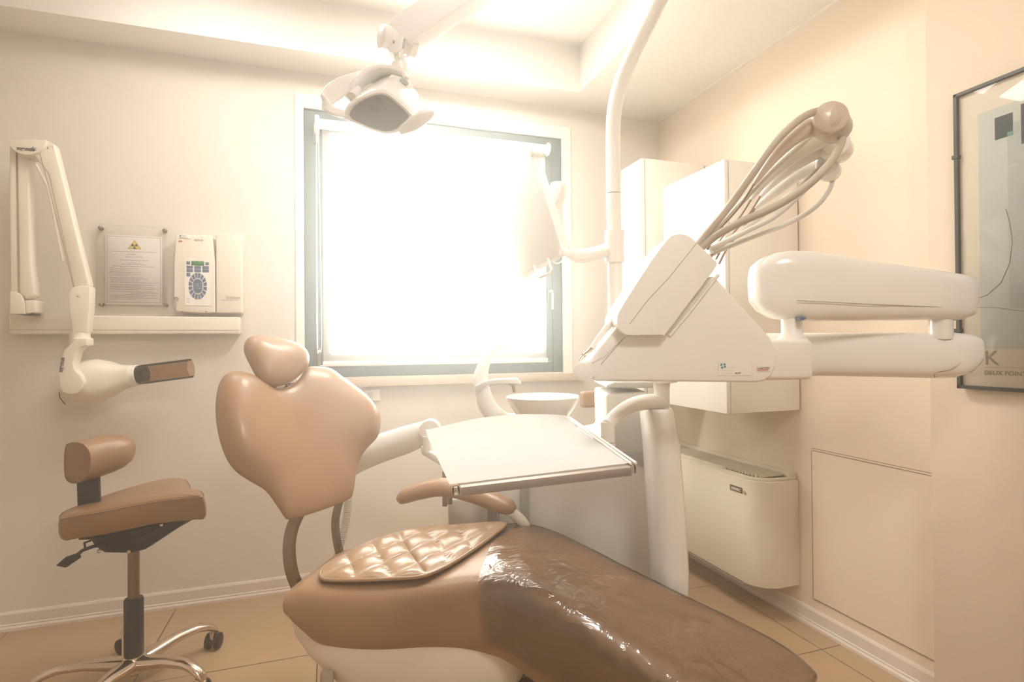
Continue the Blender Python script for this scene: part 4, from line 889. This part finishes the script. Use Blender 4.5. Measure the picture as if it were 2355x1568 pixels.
# hoses
def hose(l, r, m_): b = new(); tube(b, catmull([P(u, v, d=d_) for u, v, d_ in l], 8), r, 14); return obj('hose', b, m_, dl)
hose([(1905, 262, 1.58), (1880, 256, 1.53), (1840, 274, 1.50), (1785, 325, 1.50), (1730, 400, 1.51), (1680, 470, 1.53), (1640, 520, 1.54), (1606, 562, 1.56)], .0105, M['hose'])
hose([(1938, 305, 1.58), (1932, 335, 1.51), (1905, 380, 1.48), (1850, 432, 1.48), (1780, 476, 1.49), (1700, 512, 1.51), (1650, 540, 1.53), (1612, 570, 1.56)], .0108, M['hose'])
hose([(1916, 408, 1.78), (1905, 440, 1.74), (1870, 480, 1.71), (1810, 514, 1.69), (1730, 545, 1.67), (1655, 575, 1.64), (1630, 590, 1.62)], .0078, M['hosel'])
hose([(1900, 370, 1.72), (1850, 420, 1.68), (1780, 475, 1.66), (1700, 535, 1.63), (1636, 578, 1.60)], .0075, M['hosel'])
hose([(1880, 300, 1.66), (1800, 370, 1.62), (1720, 450, 1.6), (1650, 525, 1.59), (1610, 562, 1.58)], .0075, M['hosel'])
hose([(1915, 352, 1.72), (1862, 425, 1.66), (1790, 492, 1.64), (1720, 530, 1.62), (1632, 572, 1.59)], .0075, M['hosel'])
# handpieces lying in the holder
def handpiece(label, l, tip, d_):
    t = thing('handpiece', label, 'dental instrument', P(*l[0], d=d_), 'handpieces at the lower left of the instrument console')
    b = new(); path = catmull([P(u, v, d=d_) for u, v in l], 5); n_ = len(path); tube(b, path, [.010 if k > 6 else .0075 for k in range(n_)], 16); obj('handle', b, M['plasticm'], t)
    b = new(); path = [P(*l[0], d=d_), P(*tip[0], d=d_), P(*tip[1], d=d_), P(*tip[2], d=d_)]; tube(b, path, [.0075, .006, .0035, .003], 14); obj('tip', b, M['chrome'], t)
    b = new(); tube(b, [P(tip[1][0]-5, tip[1][1]-3, d=d_), P(tip[1][0]+5, tip[1][1]+4, d=d_)], .0025, 8); obj('trigger', b, M['steel'], t)
handpiece('slim white handpiece with metal tip, lower of the two at the console', [(1362, 800), (1385, 765), (1412, 735), (1440, 695)], [(1354, 808), (1342, 816), (1332, 828)], DD+.05)
handpiece('white handpiece lying upper and behind at the console edge', [(1378, 788), (1398, 755), (1420, 725), (1452, 682)], [(1370, 798), (1362, 810), (1356, 818)], DD+.10)

# ------------------------------------------------------------------ lamp pole, monitor, operating lamp
pole = thing('lamp_pole', 'tall white curved pole rising from the spittoon unit to the ceiling', 'pole', P(1414, 900, d=2.02))
b = new(); path = [P(1416, 876, d=2.13), P(1414, 600, d=2.08)]
tube(b, path, .0265, 28); obj('lower_pole', b, M['plastic'], pole)
b = new(); path = catmull([P(1414, 604, d=2.08), P(1411, 445, d=2.06)], 3); tube(b, path, .0265, 28); obj('middle_pole', b, M['plastic'], pole)
b = new(); path = catmull([P(1411, 444, d=2.06), P(1410, 330, d=2.05), P(1413, 255, d=2.03), P(1428, 190, d=2.0), P(1455, 125, d=1.95), P(1487, 60, d=1.88), P(1516, 0, d=1.80), P(1538, -50, d=1.74), P(1540, -120, d=1.68), P(1500, -190, d=1.6), P(1400, -220, d=1.53), P(1300, -190, d=1.5), P(1245, -150, d=1.5)], 6)
tube(b, path, .0272, 28); obj('upper_pole', b, M['plastic'], pole)
b = new(); tube(b, [P(1413, 603, d=2.08), P(1413, 530, d=2.07)], [.036, .036], 32); obj('clamp', b, M['plasticm'], pole)
b = new(); box(b, (P(1394, 500, y=WY).x, WY-.012, 1.35), (P(1408, 500, y=WY).x, WY, P(1400, 411, y=WY).z), .002); tag(obj('cable_trunking', b, M['plaster'], None), 'slim white vertical cable trunking on the wall behind the lamp pole', 'cable cover')
mon = thing('monitor', 'white flat monitor seen tilted on the pole arm before the window', 'monitor', P(1225, 600, d=1.95))
A1, B1, C1, D1 = P(1145, 455, d=2.06), P(1224, 352, d=1.88), P(1294, 580, d=1.745), P(1197, 634, d=1.92)
nm = (B1-A1).cross(D1-A1).normalized(); nm = nm if nm.dot(CF) > 0 else -nm
b = new(); prism(b, [A1, B1, C1, D1], nm*.03, .005); obj('screen', b, M['plasticm'], mon)
cm = (A1+B1+C1+D1)/4
b = new(); prism(b, [cm+(p-cm)*.8+nm*.03 for p in (A1, B1, C1, D1)], nm*.03, .006); obj('back_cover', b, M['plasticm'], mon)
for p, r_ in ((B1, .011), (C1, .011), (A1, .007), (D1, .007)):
    b = new(); tube(b, [p-nm*.008, p+nm*.04], r_, 16); obj('corner_bumper', b, M['plasticm'], mon)
b = new(); h0, h1 = P(1230, 616, d=1.85), P(1262, 600, d=1.80); dnv = (D1-A1).normalized()*.042
tube(b, [h0-dnv*.2, h0+dnv*.8, h0+dnv+(h1-h0)*.15, h1+dnv-(h1-h0)*.15, h1+dnv*.8, h1-dnv*.2], .0045, 10); obj('handle', b, M['plasticm'], mon)
b = new(); bp_ = P(1283, 437, d=2.02)
lathe(b, [(.001, -.03), (.025, -.026), (.034, 0), (.03, .03), (.02, .05), (.019, .16)], bp_, (-UP), 28); tube(b, [bp_, cm+nm*.05], .02, 16)
ma = obj('swivel_mount', b, M['plastic'], mon)
b = new(); tube(b, catmull([bp_-UP*.10, bp_-UP*.18, P(1305, 575, d=2.03), P(1330, 588, d=2.04), P(1365, 584, d=2.06), P(1398, 574, d=2.075)], 5), lerps([.018, .02, .022, .026, .026, .026], 5), 20); obj('support_arm', b, M['plastic'], mon)
b = new(); tube(b, catmull([P(1268, 598, d=1.82), P(1282, 606, d=1.85), P(1296, 596, d=1.9), P(1300, 575, d=2.0)], 5), .003, 8); obj('cable', b, M['plasticm'], mon)

# operating lamp
DL = 1.5
ol = thing('operating_lamp', 'white dental operating lamp with two handles hanging before the window', 'lamp', P(870, 300, d=DL))
b = new()
ua_ = [(886, 100), (884, 88), (886, 65), (893, 50), (905, 38), (968, -5), (1050, -60), (1235, -190), (1262, -150), (1085, 0), (1060, 13), (945, 92), (938, 93), (928, 86), (925, 100), (918, 112), (905, 120), (895, 118)]
prism(b, pts(ua_, DL-.03), CF*.07, .012, 4, 25); la_ = obj('lamp_arm', b, M['plastic'], ol)
b = new(); tube(b, [P(1245, -150, d=DL-.04), P(1245, -150, d=DL+.06)], .045, 28); obj('arm_pivot', b, M['plastic'], ol)
b = new(); lathe(b, [(.02, -.05), (.030, -.048), (.032, -.03), (.029, -.028), (.029, .028), (.032, .03), (.030, .048), (.02, .05)], P(915, 96, d=DL), (CF*.6+CR*.8), 32); jt = obj('lamp_joint', b, M['plastic'], ol)
b = new(); prism(b, pts([(928, 88), (934, 90), (930, 110), (925, 109)], DL-.05), CF*.004); obj('joint_slot', b, M['grey'], jt, smooth=False)
b = new(); prism(b, pts([(902, 95), (906, 91), (907, 97), (903, 98)], DL-.045), CF*.004); obj('triangle_mark', b, M['inkb'], la_, smooth=False)
b = new(); tube(b, [P(917, 110, d=DL), P(917, 142, d=DL)], .0135, 20); tube(b, catmull([P(917, 138, d=DL), P(918, 148, d=DL), P(922, 165, d=DL), P(925, 185, d=DL)], 4), lerps([.014, .022, .021, .012], 4), 20); obj('lamp_stem', b, M['plastic'], ol)
# yoke band
def band(l, wdir, half, th_, name, m_, parent):
    b = new(); rings = []
    for (p, t, a_, b_), h_ in zip(frames(l), half):
        s_ = (wdir-t*wdir.dot(t)).normalized(); n_ = t.cross(s_).normalized()
        rings.append([p+s_*(h_*math.copysign(abs(math.cos(2*PI*j/20))**.6, math.cos(2*PI*j/20)))+n_*(th_*math.copysign(abs(math.sin(2*PI*j/20))**.6, math.sin(2*PI*j/20))) for j in range(20)])
    loft(b, rings); return obj(name, b, m_, parent)
yk = band(catmull([P(800, 228, d=1.44), P(815, 205, d=1.44), P(842, 178, d=1.45), P(872, 168, d=1.46), P(905, 170, d=1.46), P(930, 180, d=1.45), P(936, 192, d=1.44)], 5), (-CF+CU*.2), lerps([.012, .02, .024, .026, .028, .026, .02], 5), .009, 'yoke', M['plastic'], ol)
b = new(); prism(b, pts([(900, 168), (943, 180), (944, 192), (930, 207), (905, 198), (885, 182)], 1.43), CF*.05, .006); sb = obj('switch_box', b, M['plastic'], ol)
b = new(); o_ = P(928.5, 187, d=1.425); e_ = (CR*.85-CU*.42).normalized(); f_ = (CR*.42+CU*.85).normalized()
prism(b, [o_+e_*(.012*math.cos(a_))*(1 if abs(math.cos(a_)) < .9 else 1)+f_*(.0065*math.sin(a_)) for a_ in [2*PI*k/20 for k in range(20)]], CF*.006, .001); obj('switch', b, M['grey'], sb)
# head
rimo = [(790, 264), (796, 250), (808, 236), (830, 222), (858, 211), (880, 208), (900, 216), (930, 240), (952, 262), (955, 272), (948, 285), (922, 303), (900, 309), (880, 308), (850, 299), (815, 284), (795, 275)]
lc = P(872, 262, d=1.40); nl_ = (-CF*.62-CU*.60-CR*.15).normalized()
rim = catmull([plane_hit(u, v, lc, nl_) for u, v in rimo], 3, True); rc = sum(rim, Vector())/len(rim)
bk = P(905, 205, d=1.50)
def hr_(sc, t_): return [rc.lerp(bk, t_)+(p-rc)*sc for p in rim]
b = new(); loft(b, [hr_(.80, .02), hr_(.84, -.01), hr_(.93, -.02), hr_(1.0, .01), hr_(1.02, .08), hr_(1.0, .25), hr_(.92, .55), hr_(.78, .85), hr_(.5, 1.05), hr_(.15, 1.12)], cap=False)
hdl = obj('lamp_head', b, M['plastic'], ol)
b = new(); loft(b, [hr_(.82, .03), hr_(.75, .3), hr_(.5, .55), hr_(.15, .62), hr_(.02, .62)]); 
for f_2 in [f for f in b.faces if len(f.verts) > 4][:1]: b.faces.remove(f_2)
obj('reflector', b, M['reflector'], hdl)
b = new(); q = rc.lerp(bk, .3); lathe(b, [(.001, 0), (.014, .002), (.017, .015), (.014, .03), (.003, .034)], q+CR*-.01+CU*.01, nl_, 20); obj('bulb_shield', b, M['grey'], hdl)
b = new(); prism(b, hr_(.80, .0), nl_*.002); obj('lens', b, M['lens'], hdl)
# handles
hl = band(catmull([P(u, v, d=d_) for u, v, d_ in ((840, 174, 1.47), (800, 192, 1.43), (770, 210, 1.40), (748, 232, 1.38), (752, 245, 1.37), (768, 256, 1.38), (790, 262, 1.40))], 5), CU, lerps([.014, .021, .023, .018, .012, .010, .010], 5), .006, 'left_handle', M['plastic'], ol)
hr2 = band(catmull([P(u, v, d=d_) for u, v, d_ in ((922, 300, 1.40), (950, 284, 1.38), (975, 268, 1.37), (990, 258, 1.37), (995, 255, 1.37))], 5), (-CF+CU), lerps([.010, .017, .016, .011, .004], 5), .010, 'right_handle', M['plastic'], ol)
b = new(); tube(b, [P(810, 222, d=1.42), P(822, 205, d=1.44)], .012, 14); obj('yoke_pivot', b, M['plastic'], ol)
